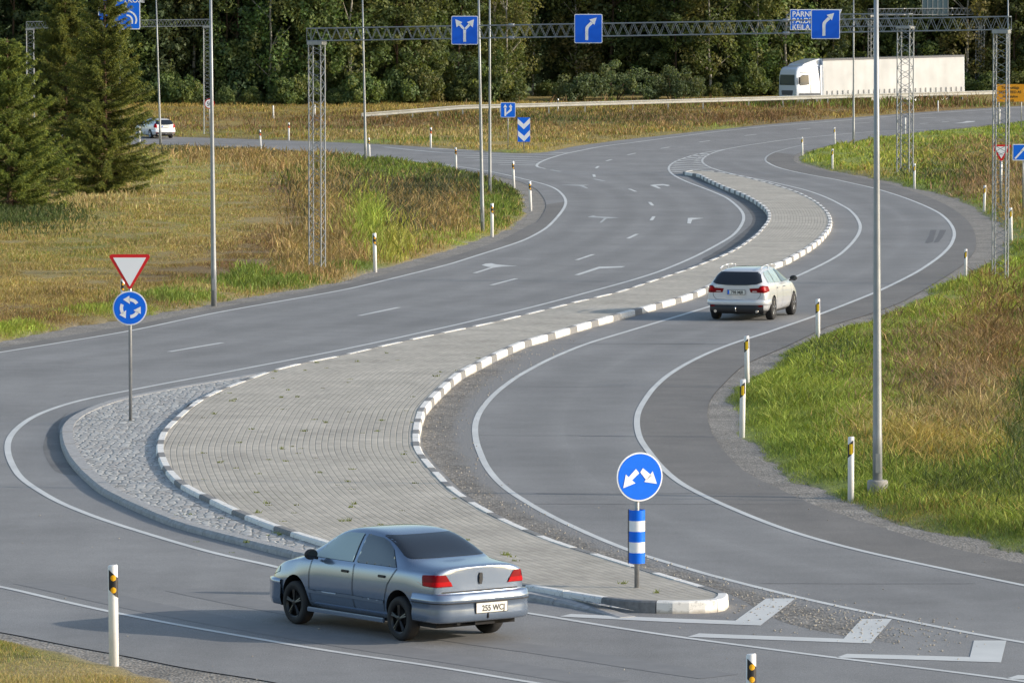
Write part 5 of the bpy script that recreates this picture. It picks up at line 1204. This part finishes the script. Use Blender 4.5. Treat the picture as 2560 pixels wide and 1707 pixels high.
    Pf = resample(np.array([(3.99,-.868),(4.22,-.855),(4.45,-.74),(4.56,-.5),(4.60,0),(4.56,.5),(4.45,.74),(4.22,.855),(3.99,.868)]), .08); sf = 1 if normals2(Pf)[len(Pf)//2][0] > 0 else -1
    bm = bmesh.new(); sweep(bm, Pf, [(o_ * sf, z) for o_, z in [(-.2,.2),(-.02,.2),(.01,.3),(.0,.48),(.01,.5),(.01,.55),(-.1,.58)]]); obj("front_bumper", bm, M['p_blue'], t, smooth=True)
    for s in (1, -1):
        bm = bmesh.new(); box(bm, 1.30, 3.26, -.03, .015, .17, .235, bev=.01); o = obj("sill", bm, M['p_blue'], t); o.location = (0, s * .875, 0)
    n = number_plate(t, -.112, .44, "255 WCJ", w=.56, h=.13, band=False)
    n.location.y = -.06
    bm = bmesh.new(); prism(bm, [(-.022,-.075),(.015,-.08),(.034,-.02),(.02,.03),(.03,.075),(-.012,.08),(-.03,.04),(-.015,.0),(-.034,-.03)], -.006, .006); o = obj("badge", bm, M['gap'], t); o.rotation_euler = (0, 0, -math.pi / 2); o.location = (.075, 0, .82)
    bm = bmesh.new(); lathe(bm, [(.035, 0), (.035, .2)], 'X', 14); o = obj("exhaust", bm, M['well'], t); o.location = (-.03, .48, .25)
    bm = bmesh.new(); box(bm, 0, .25, -.20, .16, .20, .27); bar(bm, (-.10, 0, .30), (.05, 0, .24), .014, 8); bar(bm, (-.1, 0, .30), (-.1, 0, .36), .018, 8); obj("tow_hitch", bm, M['well'], t)
    bm = bmesh.new(); box(bm, .2, 4.2, -.72, .72, .17, .30); obj("underbody", bm, M['well'], t)
    return t
car = saloon()
# world frame: the car's +x (forward) points left and away; rear axle under the picture point
pr = (G(992, 1598) + G(1238, 1582)) / 2; pf_ = G(722, 1557)
yaw = math.atan2(math.cos(R(38)), -math.sin(R(38)))
car.rotation_euler = (0, 0, yaw); sc = .965; car.scale = (sc * .97, sc, sc * 1.07)
off = Vector((math.cos(yaw), math.sin(yaw), 0)) * (.93 * sc * .97); car.location = (pr.x - off.x, pr.y - off.y, .05)

# ------------------------------------------------ estate cars
def estate(name, label, paint, near=True, plate="798 MJB", long_=True):
    t = thing(name, label, "car")
    st = [(.05,.36,.78,.92,.74,1.02,.68),(.09,.32,.85,.94,.80,1.07,.72),(.20,.27,.90,.97,.855,1.18,.70),(.36,.24,.915,.99,.875,1.33,.655),(.50,.22,.918,.99,.88,1.41,.62),(.9,.2,.92,.985,.88,1.445,.605),(1.6,.2,.922,.97,.88,1.462,.60),(2.3,.2,.922,.955,.88,1.455,.59),(2.75,.2,.92,.94,.875,1.405,.585),
          (3.15,.2,.918,.93,.87,1.24,.63),(3.58,.2,.915,.92,.855,1.045,.72),(3.75,.21,.91,.90,.84,1.0,.73),(4.15,.22,.89,.84,.80,.93,.66),(4.5,.25,.82,.74,.70,.82,.54),(4.66,.30,.70,.64,.58,.70,.42)]
    wz = .325; W = [(.96, wz), (3.66, wz)]
    b = car_body(st, W, .365, "body", [paint, M['well']], t, .98); bv = bvh_of(b); ok = lambda *a, **k: drape_patch(bv, *a, **k)
    ok([(-.74,1.07),(-.60,1.02),(-.3,.99),(0,.985),(.3,.99),(.60,1.02),(.74,1.07),(.72,1.12),(.615,1.335),(.58,1.35),(-.58,1.35),(-.615,1.335),(-.72,1.12)], 'x', -1, "rear_window", M['glass_d'], t, grid=.03, off=.018)
    ok([(-.64,1.08),(.64,1.08),(.52,1.38),(-.52,1.38)], 'x', 1, "windscreen", M['glass_m'], t)
    for s in (1, -1):
        ok([(.50,1.06),(.62,1.27),(.75,1.335),(1.25,1.36),(1.25,1.03)], 'y', s, "quarter_window", M['glass_l'], t, grid=.03, off=.014)
        ok([(1.32,1.03),(1.32,1.362),(2.10,1.365),(2.10,1.01)], 'y', s, "rear_side_window", M['glass_l'], t, grid=.03, off=.014)
        ok([(2.18,1.01),(2.18,1.365),(2.55,1.34),(2.85,1.26),(3.28,1.03),(3.26,1.0)], 'y', s, "front_side_window", M['glass_d'], t, grid=.03, off=.014)
        for pts in ([(2.14,1.0),(2.13,.6),(2.12,.3)], [(3.28,.96),(3.33,.7),(3.28,.3)], [(1.28,1.0),(1.36,.75),(1.40,.45),(1.44,.3)]): ok(linepoly(pts, .012), 'y', s, "door_gap", M['gap'], t, off=.008, grid=.02)
        for hx in (1.42, 2.28):
            bm = bmesh.new(); box(bm, hx, hx + .2, -.018, .018, -.016, .016, bev=.006); o = obj("door_handle", bm, paint, t); o.location = (0, s * .915, .88)
        mirror(t, 3.08, s * 1.02, 1.07, M['black'], M['glass_l'], s)
        for wx, _ in W: wheel(t, wx, s * .815, wz, .215, s, M['rim_s'])
        if long_:
            ok([(s*.42,.79),(s*.88,.78),(s*.88,.975),(s*.70,.97),(s*.66,.915),(s*.38,.90)], 'x', -1, "tail_light", M['tail'], t, off=.012, grid=.04)
            ok([(s*.70,.845),(s*.87,.845),(s*.87,.945),(s*.72,.945)], 'x', -1, "brake_lens", M['tail2'], t, off=.020, grid=.04)
            ok([(s*.47,.808),(s*.62,.808),(s*.62,.835),(s*.46,.835)], 'x', -1, "reversing_lens", M['tailw'], t, off=.020, grid=.04)
            ok([(.06,.79),(.40,.83),(.32,.965),(.08,.985)], 'y', s, "tail_light", M['tail'], t, off=.010, grid=.04)
        else:
            ok([(s*.66,.78),(s*.86,.78),(s*.84,1.08),(s*.72,1.10)], 'x', -1, "tail_light", M['tail2'], t, off=.012, grid=.04)
            ok([(.06,.78),(.26,.80),(.26,1.06),(.12,1.09)], 'y', s, "tail_light", M['tail2'], t, off=.010, grid=.04)
        bm = bmesh.new(); r_ = [(.50,1.42),(.62,1.465),(1.2,1.50),(1.9,1.50),(2.4,1.475),(2.55,1.43)]
        for a, b_ in zip(r_, r_[1:]): bar(bm, (a[0], s * .60, a[1]), (b_[0], s * .60, b_[1]), .016, 8)
        for x in (.62, 1.5, 2.4): bar(bm, (x, s * .60, 1.40), (x, s * .60, 1.47), .016, 6)
        obj("roof_rail", bm, M['p_silver'] if long_ else M['black'], t)
        ok([(s*.52,.40),(s*.78,.40),(s*.78,.44),(s*.52,.44)], 'x', -1, "reflector", M['tail'], t, off=.055, grid=.05)
    ok(linepoly([(-.72,1.0),(-.70,.70),(-.62,.60),(0,.585),(.62,.60),(.70,.70),(.72,1.0)], .012), 'x', -1, "tailgate_gap", M['gap'], t, off=.004, grid=.03)
    Pp = resample(np.array([(.55,-.925),(.35,-.925),(.16,-.90),(.06,-.80),(.0,-.6),(-.02,0),(.0,.6),(.06,.80),(.16,.90),(.35,.925),(.55,.925)]), .06); sg_ = 1 if normals2(Pp)[len(Pp)//2][0] < 0 else -1
    bm = bmesh.new(); sweep(bm, Pp, [(o_ * sg_, z) for o_, z in [(-.02,.44),(.006,.455),(.012,.50),(.010,.56),(-.01,.59),(-.08,.60)]]); obj("rear_bumper", bm, paint, t, smooth=True)
    Pq = Pp[(np.abs(Pp[:, 1]) < .80)]; bm = bmesh.new(); sweep(bm, Pq, [(o_ * sg_, z) for o_, z in [(-.14,.22),(-.02,.23),(.004,.30),(.004,.435),(-.02,.45)]]); obj("diffuser", bm, M['black'], t, smooth=True)
    for s in (1, -1):
        bm = bmesh.new(); lathe(bm, [(.04, 0), (.04, .15)], 'X', 14); o = obj("exhaust", bm, M['chrome'], t); o.location = (-.04, s * .62, .27)
    if plate is not None: number_plate(t, .015, .80 if long_ else .86, plate, lean=0).location.x = -.005 if long_ else .02
    bm = bmesh.new(); bar(bm, (-.10, 0, .30), (.05, 0, .26), .015, 8); bar(bm, (-.1, 0, .30), (-.1, 0, .40), .02, 8); obj("tow_hitch", bm, M['chrome'], t)
    bm = bmesh.new(); box(bm, .3, 4.3, -.75, .75, .19, .32); obj("underbody", bm, M['well'], t)
    return t
def place(car, px, py, heading_deg, sc, axle=.96, W_=(1, 1, 1)):
    """rear axle centre at the picture point; heading measured from +Y (away) toward +X"""
    h = R(90 - heading_deg); p = G(px, py); car.rotation_euler = (0, 0, h); car.scale = (sc * W_[0], sc * W_[1], sc * W_[2])
    car.location = (p.x - math.cos(h) * axle * sc * W_[0], p.y - math.sin(h) * axle * sc * W_[0], p.z)
e1 = estate("estate_car", "silver-white estate car with roof rails driving away between the island and the bend", M['p_silver'])
place(e1, 1859, 798, 16, .985, W_=(.97, 1, 1.05))
e2 = estate("estate_car", "small white estate car half hidden behind spruce twigs on the slip road", M['p_white'], plate="", long_=False)
place(e2, 402, 346, -26, .93, W_=(.95, .95, 1.02))

# ------------------------------------------------ articulated truck
def truck():
    t = thing("articulated_truck", "white articulated truck with pale curtain-sided trailer passing in front of the forest", "truck")
    M['t_white'] = carpaint("truck_white", (.66, .71, .80), 0, .3); M['t_grey'] = plain("truck_grey", (.10, .11, .13), .5)
    q = NB("trailer_curtain"); g = q.n('TexCoord').outputs['Object']; mp = q.n('Mapping'); mp.inputs['Scale'].default_value = (1, 1, .15); q.l(g, mp.inputs['Vector'])
    M['curtain'] = q.base(q.mix(1.0, (.54, .555, .57), q.math('MULTIPLY', q.rng(q.noise(mp.outputs[0], 1.6, 5), .3, .7, .92, 1.04), q.rng(q.noise(g, .7, 5), .3, .7, .85, 1.05)), 'MULTIPLY'), .55)
    # x: 0 = tail of trailer, 16.4 = front of cab ; y = +-1.27
    L = 13.6; bm = bmesh.new(); nx_, nz = 120, 24; rows = []
    for s in (1, -1):
        rows = []
        for i in range(nx_ + 1):
            x = L * i / nx_; row = []
            for j in range(nz + 1):
                z = 1.15 + 2.72 * j / nz; e = .001 * math.sin(x * 9.0 + math.sin(x * 2.3) * 2) * math.sin(math.pi * j / nz) + .008 * math.exp(-((z - 1.3) / .12) ** 2) * math.sin(x * 16) + .003 * math.sin(x * 3.1 + z * 2)
                row.append(bm.verts.new((x, s * (1.255 + e), z)))
            rows.append(row)
        for a, b in zip(rows, rows[1:]):
            for j in range(nz): bm.faces.new((a[j], b[j], b[j + 1], a[j + 1]) if s < 0 else (a[j], a[j + 1], b[j + 1], b[j])).smooth = True
    obj("curtain", bm, M['curtain'], t, normals=False)
    bm = bmesh.new(); box(bm, 0, L, -1.22, 1.22, 3.95, 4.0); box(bm, L - .02, L + .04, -1.25, 1.25, 1.1, 3.98); box(bm, -.04, .02, -1.25, 1.25, 1.1, 3.98); obj("trailer_frame", bm, M['t_white'], t)
    for s in (1, -1):
        bm = bmesh.new(); box(bm, -.05, L + .05, s * 1.24 - .04, s * 1.24 + .04, 3.85, 4.0); obj("top_rail", bm, M['t_grey'], t)
        bm = bmesh.new(); box(bm, -.05, L + .05, s * 1.22 - .04, s * 1.22 + .04, 1.02, 1.13); obj("bottom_rail", bm, M['t_grey'], t)
        bm = bmesh.new()
        for i in range(27): x = .25 + i * .5; box(bm, x, x + .05, s * 1.30 - .01, s * 1.30 + .01, 1.10, 1.52)
        obj("straps", bm, M['t_grey'], t)
        bm = bmesh.new(); box(bm, 4.6, 9.0, s * 1.2 - .02, s * 1.2 + .02, .62, .90); obj("side_guard", bm, M['rail'], t)
    bm = bmesh.new(); box(bm, 0, 14.5, -.5, .5, .75, 1.05); box(bm, -.02, .1, -1.1, 1.1, .45, .7); obj("chassis", bm, M['t_grey'], t)
    for x in (1.9, 3.2, 4.5, 12.1, 15.0):
        for s in (1, -1): wheel(t, x, s * 1.05, .5, .35, s, M['rim_s'], 8)
    cab = [(13.75,.95,1.20,2.1,1.20,3.55,1.08),(13.95,.90,1.235,2.1,1.225,3.62,1.10),(14.5,.90,1.245,2.1,1.23,3.60,1.09),(15.2,.90,1.245,2.1,1.24,3.55,1.12),(15.6,.90,1.245,2.05,1.24,3.50,1.13),(15.86,.92,1.24,1.98,1.23,3.43,1.13),(16.02,.94,1.23,1.95,1.21,3.30,1.12),(16.12,.96,1.21,1.9,1.19,3.02,1.12),(16.18,1.0,1.19,1.8,1.17,2.2,1.10)]
    o = loft(cab, 2); b = bake(o, "cab", [M['t_white']], t); bv = bvh_of(b); ok = lambda *a, **k: drape_patch(bv, *a, **k)
    ok([(-1.0,2.02),(1.0,2.02),(1.02,2.1),(.95,2.82),(-.95,2.82),(-1.02,2.1)], 'x', 1, "windscreen", M['glass_m'], t, off=.02, grid=.1)
    ok([(-.7,1.25),(.7,1.25),(.8,1.62),(-.8,1.62)], 'x', 1, "grille", M['t_grey'], t, off=.012, grid=.15)
    for s in (1, -1):
        ok([(14.95,2.05),(14.95,2.78),(15.55,2.80),(15.72,2.7),(15.85,2.0),(15.5,2.0)], 'y', s, "side_window", M['glass_d'], t, off=.01, grid=.1)
        ok(linepoly([(14.80,2.9),(14.80,1.1)], .03), 'y', s, "door_gap", M['gap'], t, off=.006, grid=.1)
        ok(linepoly([(13.9,2.98),(15.8,2.98)], .035), 'y', s, "roof_seam", M['gap'], t, off=.006, grid=.1)
        ok([(13.8,.95),(13.8,1.35),(15.9,1.4),(16.0,1.0)], 'y', s, "lower_panel", M['t_grey'], t, off=.012, grid=.12)
        bm = bmesh.new(); box(bm, 15.85, 15.98, s * 1.32 - .08, s * 1.32 + .08, 2.1, 2.65, bev=.03); obj("wing_mirror", bm, M['black'], t)
        bm = bmesh.new(); prism(bm, [(12.9,.95),(13.85,.95),(13.9,3.5),(13.55,3.55)], -.015, .015); o = obj("side_deflector", bm, M['t_white'], t); o.location = (0, s * 1.2, 0)
    bm = bmesh.new(); box(bm, 15.35, 16.25, -1.2, 1.2, .32, .98, bev=.06); box(bm, 13.7, 14.4, -1.2, 1.2, .40, .95, bev=.05); obj("lower_body", bm, M['t_grey'], t)
    bm = bmesh.new(); prism(bm, [(13.75,3.4),(15.5,3.44),(15.2,3.66),(14.5,3.86),(13.9,4.0),(13.75,4.0)], -.95, .95); obj("roof_deflector", bm, M['t_white'], t)
    for s in (1, -1):
        bm = bmesh.new(); box(bm, 16.2, 16.28, s * .95 - .17, s * .95 + .17, .52, .72, bev=.02); obj("headlight", bm, M['glass_l'], t)
    return t
tr = truck()
# placed so that nose is at picture x=1958 and the tail at x=2400
Yn, Yt = 402.5, 411.0; Xn = (1966 - CX) / F_PX * Yn; Xt = (2386 - CX) / F_PX * Yt
d = Vector((Xn - Xt, Yn - Yt, 0)); h = math.atan2(d.y, d.x); k = d.length / 16.25
zt, zn = at(2400, 137.5, Yt).z - 4.0 * 1.0, at(2140, 144, (Yn * .55 + Yt * .45)).z - 4.0
print("truck scale", k, "z", zt, zn, float(E(Yt)), float(E(Yn)))
tr.location = (Xt, Yt, zt); tr.scale = (k, 1, 1); tr.rotation_euler = (0, math.atan2(zt - zn, 9.0) , h)
# ================================================================== TREES
def leafcloud(centers, radii, per, leaf, cols, seed, squash=.8, droop=0.0, shell=.45):
    r = np.random.default_rng(seed); V = []; CC = []
    n = int(sum(per)); k = np.repeat(np.arange(len(centers)), per); c = np.array(centers)[k]; rad = np.array(radii)[k]
    d = r.normal(size=(n, 3)); d /= np.linalg.norm(d, axis=1)[:, None]; rr = rad * (shell + (1 - shell) * r.random(n) ** .6)
    p = c + d * rr[:, None] * np.array([1, 1, squash]); p[:, 2] -= droop * r.random(n) ** 2 * rad
    s = leaf * r.uniform(.6, 1.35, n); a = r.normal(size=(n, 3)); a = a * .8 + np.cross(d, r.normal(size=(n, 3))); a /= np.linalg.norm(a, axis=1)[:, None]
    b = np.cross(a, d + .7 * r.normal(size=(n, 3))); b /= np.linalg.norm(b, axis=1)[:, None]
    q = np.stack([p - a * s[:, None] * .5, p + b * s[:, None] * .33, p + a * s[:, None] * .5, p - b * s[:, None] * .33], 1)
    cl = np.array(cols)[r.integers(0, len(cols), len(centers))][k] * r.uniform(.7, 1.35, n)[:, None] 
    return q.reshape(-1, 3), np.repeat(np.clip(cl, .004, .5), 4, 0)
def quads_mesh(name, V, cols, mat):
    n = len(V) // 4; me = bpy.data.meshes.new(name); V = V.astype(np.float32)
    me.vertices.add(len(V)); me.vertices.foreach_set('co', V.ravel()); me.loops.add(4 * n); me.loops.foreach_set('vertex_index', np.arange(4 * n, dtype=np.int32))
    me.polygons.add(n); me.polygons.foreach_set('loop_start', np.arange(0, 4 * n, 4, dtype=np.int32)); a = me.color_attributes.new('col', 'FLOAT_COLOR', 'POINT')
    c4 = np.ones((len(V), 4), np.float32); c4[:, :3] = cols; a.data.foreach_set('color', c4.ravel()); me.update(calc_edges=True); me.materials.append(mat); return me
DG = [(.11,.155,.055), (.135,.18,.062), (.16,.19,.068), (.12,.16,.07)]
YG = [(.19,.20,.075), (.16,.18,.068), (.20,.20,.08), (.14,.165,.062)]
BG = [(.11,.16,.082), (.135,.18,.09), (.10,.145,.072)]
def tree_meshes(kind, seed):
    r = random.Random(seed); H = r.uniform(17, 21)
    if kind == 'birch': cols, rc, nl, lf, dr, z0 = YG + DG[:2], 2.3, 120, .26, 1.1, .10
    elif kind == 'alder': cols, rc, nl, lf, dr, z0 = DG, 2.8, 130, .30, .2, .02
    else: cols, rc, nl, lf, dr, z0 = BG + DG[:1], 2.5, 130, .30, .3, .06
    cs = []; rs = []; per = []
    for i in range(nl):
        u = (i + r.random()) / nl; z = H * (z0 + (1 - z0) * u); prof_ = math.sin(math.pi * min(1, .18 + u * .80)) ** .55
        a = r.uniform(0, 6.283); q = rc * prof_ * (.35 + .65 * r.random() ** .5) * r.uniform(.75, 1.2)
        cs.append((q * math.cos(a), q * math.sin(a), z)); rad = r.uniform(.5, 1.05) * (1 if kind != 'birch' else .8); rs.append(rad); per.append(int(115 * rad))
    V, cc = leafcloud(cs, rs, per, lf, cols, seed, squash=.75 if kind != 'birch' else 1.1, droop=dr)
    crown = quads_mesh(kind + "_crown", V, cc, M['leaf'])
    bm = bmesh.new(); pts = [(0, 0, -.3)]; x = y = 0
    for i in range(1, 9): x += r.gauss(0, .12); y += r.gauss(0, .12); pts.append((x, y, H * .93 * i / 8))
    for i in range(8): bar(bm, pts[i], pts[i + 1], .11 * (1 - i / 9), 8, .11 * (1 - (i + 1) / 9), cap=False)
    for i in range(14):
        j = r.randrange(1, 8); a = r.uniform(0, 6.28); p = Vector(pts[j]); e = p + Vector((math.cos(a) * 1.6, math.sin(a) * 1.6, 1.5)); bar(bm, p, e, .05, 5, .015, cap=False)
    me = bpy.data.meshes.new(kind + "_trunk"); bm.to_mesh(me); bm.free(); me.materials.append(M['bark_b'] if kind == 'birch' else M['bark'])
    return crown, me
KINDS = [('birch', i) for i in range(4)] + [('alder', i + 10) for i in range(3)] + [('aspen', i + 20) for i in range(3)]
TM = [(k, *tree_meshes(k, s)) for k, s in KINDS]
LAB = {'birch': "yellow-green birch among the dark forest edge behind the roads", 'alder': "dark dense broadleaf tree in the forest edge behind the roads", 'aspen': "blue-green broadleaf tree in the forest edge behind the roads"}
def put_tree(kinds, px, Y, s, lab=None, grp=None):
    c = [t for t in TM if t[0] in kinds]; k, cr, tk = random.choice(c); X = (px - CX) / F_PX * Y
    t = thing(k + "_tree", lab or LAB[k], "tree", (X, Y, float(E(Y)) - .1), random.uniform(0, 6.28), grp or ("forest edge " + k + " trees"))
    t.scale = (s * random.uniform(.9, 1.15), s * random.uniform(.9, 1.15), s)
    for nm, me in (("crown", cr), ("trunk", tk)):
        o = bpy.data.objects.new(nm, me); C.objects.link(o); o.parent = t
    return t
def fy(px):  # forest front line
    return 404 + 22 * max(0, min(1, (px - 900) / 1300)) + (8 if 1300 < px < 1700 else 0)
rr_ = random.Random(4)
for row, (dY, stp, x0) in enumerate(((0, 70, -160), (4.5, 80, -120), (10, 90, -190), (18, 105, -150))):
    px = x0
    while px < 2760:
        if row == 0:
            u = px + rr_.uniform(-20, 20)
            k = ('birch',) if (790 < u < 900 or 1180 < u < 1420 or 60 < u < 120 or 1750 < u < 1960) else (('alder', 'aspen') if rr_.random() < .7 else ('birch',))
        else: k = ('birch', 'alder', 'aspen') if rr_.random() < .35 else ('alder', 'aspen')
        put_tree(k, px + rr_.uniform(-25, 25), fy(px) + dY + rr_.uniform(-1.6, 1.6), rr_.uniform(.8, 1.12)); px += stp * rr_.uniform(.8, 1.15)
# understorey shrubs and the round willow bushes
def bush_mesh(seed, cols, rx, h):
    r = random.Random(seed); cs = []; rs = []; per = []
    for i in range(46):
        a = r.uniform(0, 6.28); q = r.random() ** .5; z = h * (.15 + .75 * r.random() * (1 - .5 * q * q)); cs.append((rx * q * math.cos(a), rx * q * .8 * math.sin(a), z)); rad = r.uniform(.35, .6); rs.append(rad); per.append(int(190 * rad))
    V, cc = leafcloud(cs, rs, per, .20, cols, seed, squash=.9, shell=.5); return quads_mesh("foliage", V, cc, M['leaf'])
BM = [bush_mesh(s, DG if s % 2 else YG[:2] + DG, 1.5, 2.4) for s in range(4)]
for i in range(38):
    px = -120 + i * 74 + rr_.uniform(-25, 25); Y = fy(px) - 3 + rr_.uniform(-1, 1)
    if 1380 < px < 1760: continue
    t = thing("shrub", "low shrub at the foot of the forest edge", "shrub", ((px - CX) / F_PX * Y, Y, float(E(Y)) - .1), rr_.uniform(0, 6), "shrubs along the foot of the forest"); s = rr_.uniform(.6, 1.25); t.scale = (s, s, s * rr_.uniform(.8, 1.2))
    o = bpy.data.objects.new("foliage", BM[i % 4]); C.objects.link(o); o.parent = t
WB = [(.115,.160,.085), (.135,.18,.09), (.10,.145,.075), (.15,.18,.085)]
for i, (px, Yb, rx, h, lab) in enumerate(((1450,408,2.0,2.6,"low round grey-green willow bush, leftmost of the three behind the guardrail"), (1535,410,3.2,3.5,"big round grey-green willow bush, middle of the three behind the guardrail"), (1680,411,2.5,2.9,"round grey-green willow bush, rightmost of the three behind the guardrail"))):
    me = bush_mesh(90 + i, WB, rx, h); Y = Yb; t = thing("willow_bush", lab, "bush", ((px - CX) / F_PX * Y, Y, float(E(Y)) - .1), group="round willow bushes")
    o = bpy.data.objects.new("foliage", me); C.objects.link(o); o.parent = t
    bm = bmesh.new()
    for j in range(7): a = j * .9; bar(bm, (0, 0, -.2), (math.cos(a) * rx * .6, math.sin(a) * rx * .5, h * .7), .05, 5, .01)
    obj("stem", bm, M['bark'], t)

# ---- the two big spruces in the left field
def spruce(name, label, px, py, H, rb, seed, dens=1.0, tip=(0, 0)):
    r = random.Random(seed); g = np.random.default_rng(seed); p = G(px, py); t = thing(name, label, "spruce", (p.x, p.y, p.z - .1), group="spruces in the left field")
    bm = bmesh.new(); bar(bm, (0, 0, -.2), (tip[0] * .5, 0, H * .5), .15, 10, .08, cap=False); bar(bm, (tip[0] * .5, 0, H * .5), (tip[0], 0, H), .08, 8, .012, cap=False); obj("trunk", bm, M['bark_s'], t)
    Vn = []; Cn = []; bm = bmesh.new(); z = .35
    while z < H - .15:
        u = z / H; L = rb * (1 - u) ** .72 * (1 - .25 * max(0, (.12 - u) / .12)) + .12; nb = r.randint(4, 6)
        for i in range(nb):
            a = r.uniform(0, 6.283); l = L * r.uniform(.42, 1.2); rise = .26 - .62 * (1 - u) + r.uniform(-.2, .15); n = 8
            pts = [Vector((tip[0] * u + math.cos(a) * l * s, math.sin(a) * l * s, z + rise * l * s + .33 * l * s * s * (1 if u < .8 else .5))) for s in [k / n for k in range(n + 1)]]
            for k in range(n): bar(bm, pts[k], pts[k + 1], .022 * (1 - k / n) * (1 - u * .5) + .004, 4, .022 * (1 - (k + 1) / n) * (1 - u * .5) + .003, cap=False)
            nt_ = int((10 + l * 17) * dens)
            for k in range(nt_):
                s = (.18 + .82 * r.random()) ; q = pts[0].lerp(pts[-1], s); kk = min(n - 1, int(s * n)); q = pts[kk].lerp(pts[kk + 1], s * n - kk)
                sd = r.choice((-1, 1)); ta = a + sd * r.uniform(.35, 1.15); tl = r.uniform(.18, .50) * (1.15 - s * .55) * (.6 + .4 * l / rb); dz = r.uniform(-.95, .05)
                td = np.array([math.cos(ta), math.sin(ta), dz]); td /= np.linalg.norm(td); m = 11
                f = g.random(m); base = np.array(q)[None] + td[None] * (f * tl)[:, None]; base[:, 2] -= .12 * (f * tl) ** 1.5
                nd = g.normal(size=(m, 3)) * .75 + td[None] * .9; nd /= np.linalg.norm(nd, axis=1)[:, None]; nl = g.uniform(.045, .095, m)[:, None]
                sdv = np.cross(nd, g.normal(size=(m, 3))); sdv /= np.linalg.norm(sdv, axis=1)[:, None]; wdt = .011
                Vn.append(np.stack([base - sdv * wdt, base + sdv * wdt, base + nd * nl + sdv * wdt * .4, base + nd * nl - sdv * wdt * .4], 1).reshape(-1, 3))
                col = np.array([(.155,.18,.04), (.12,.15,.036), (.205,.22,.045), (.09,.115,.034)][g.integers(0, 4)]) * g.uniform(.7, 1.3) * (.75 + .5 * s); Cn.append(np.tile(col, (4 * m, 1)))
        z += r.uniform(.10, .17)
    obj("branches", bm, M['bark_s'], t, normals=False)
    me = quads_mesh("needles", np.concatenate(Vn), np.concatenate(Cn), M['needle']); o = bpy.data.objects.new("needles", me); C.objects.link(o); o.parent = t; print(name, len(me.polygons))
    return t
M['bark_s'] = plain("spruce_bark", (.13, .075, .045), .9, noise=.4, nscale=6)
spruce("spruce_tree", "big shaggy spruce in the left field, taller and fuller, touching the blue map sign", 262, 492, 10.8, 3.1, 3, 2.4, (.05, 0))
spruce("spruce_tree", "smaller thinner spruce cut off by the left edge of the photo", 26, 528, 7.8, 3.1, 5, 3.2, (-.1, 0))
spruce("spruce_tree", "dark spruce standing between and behind the two field spruces", 165, 480, 10.4, 3.4, 8, 3.0)
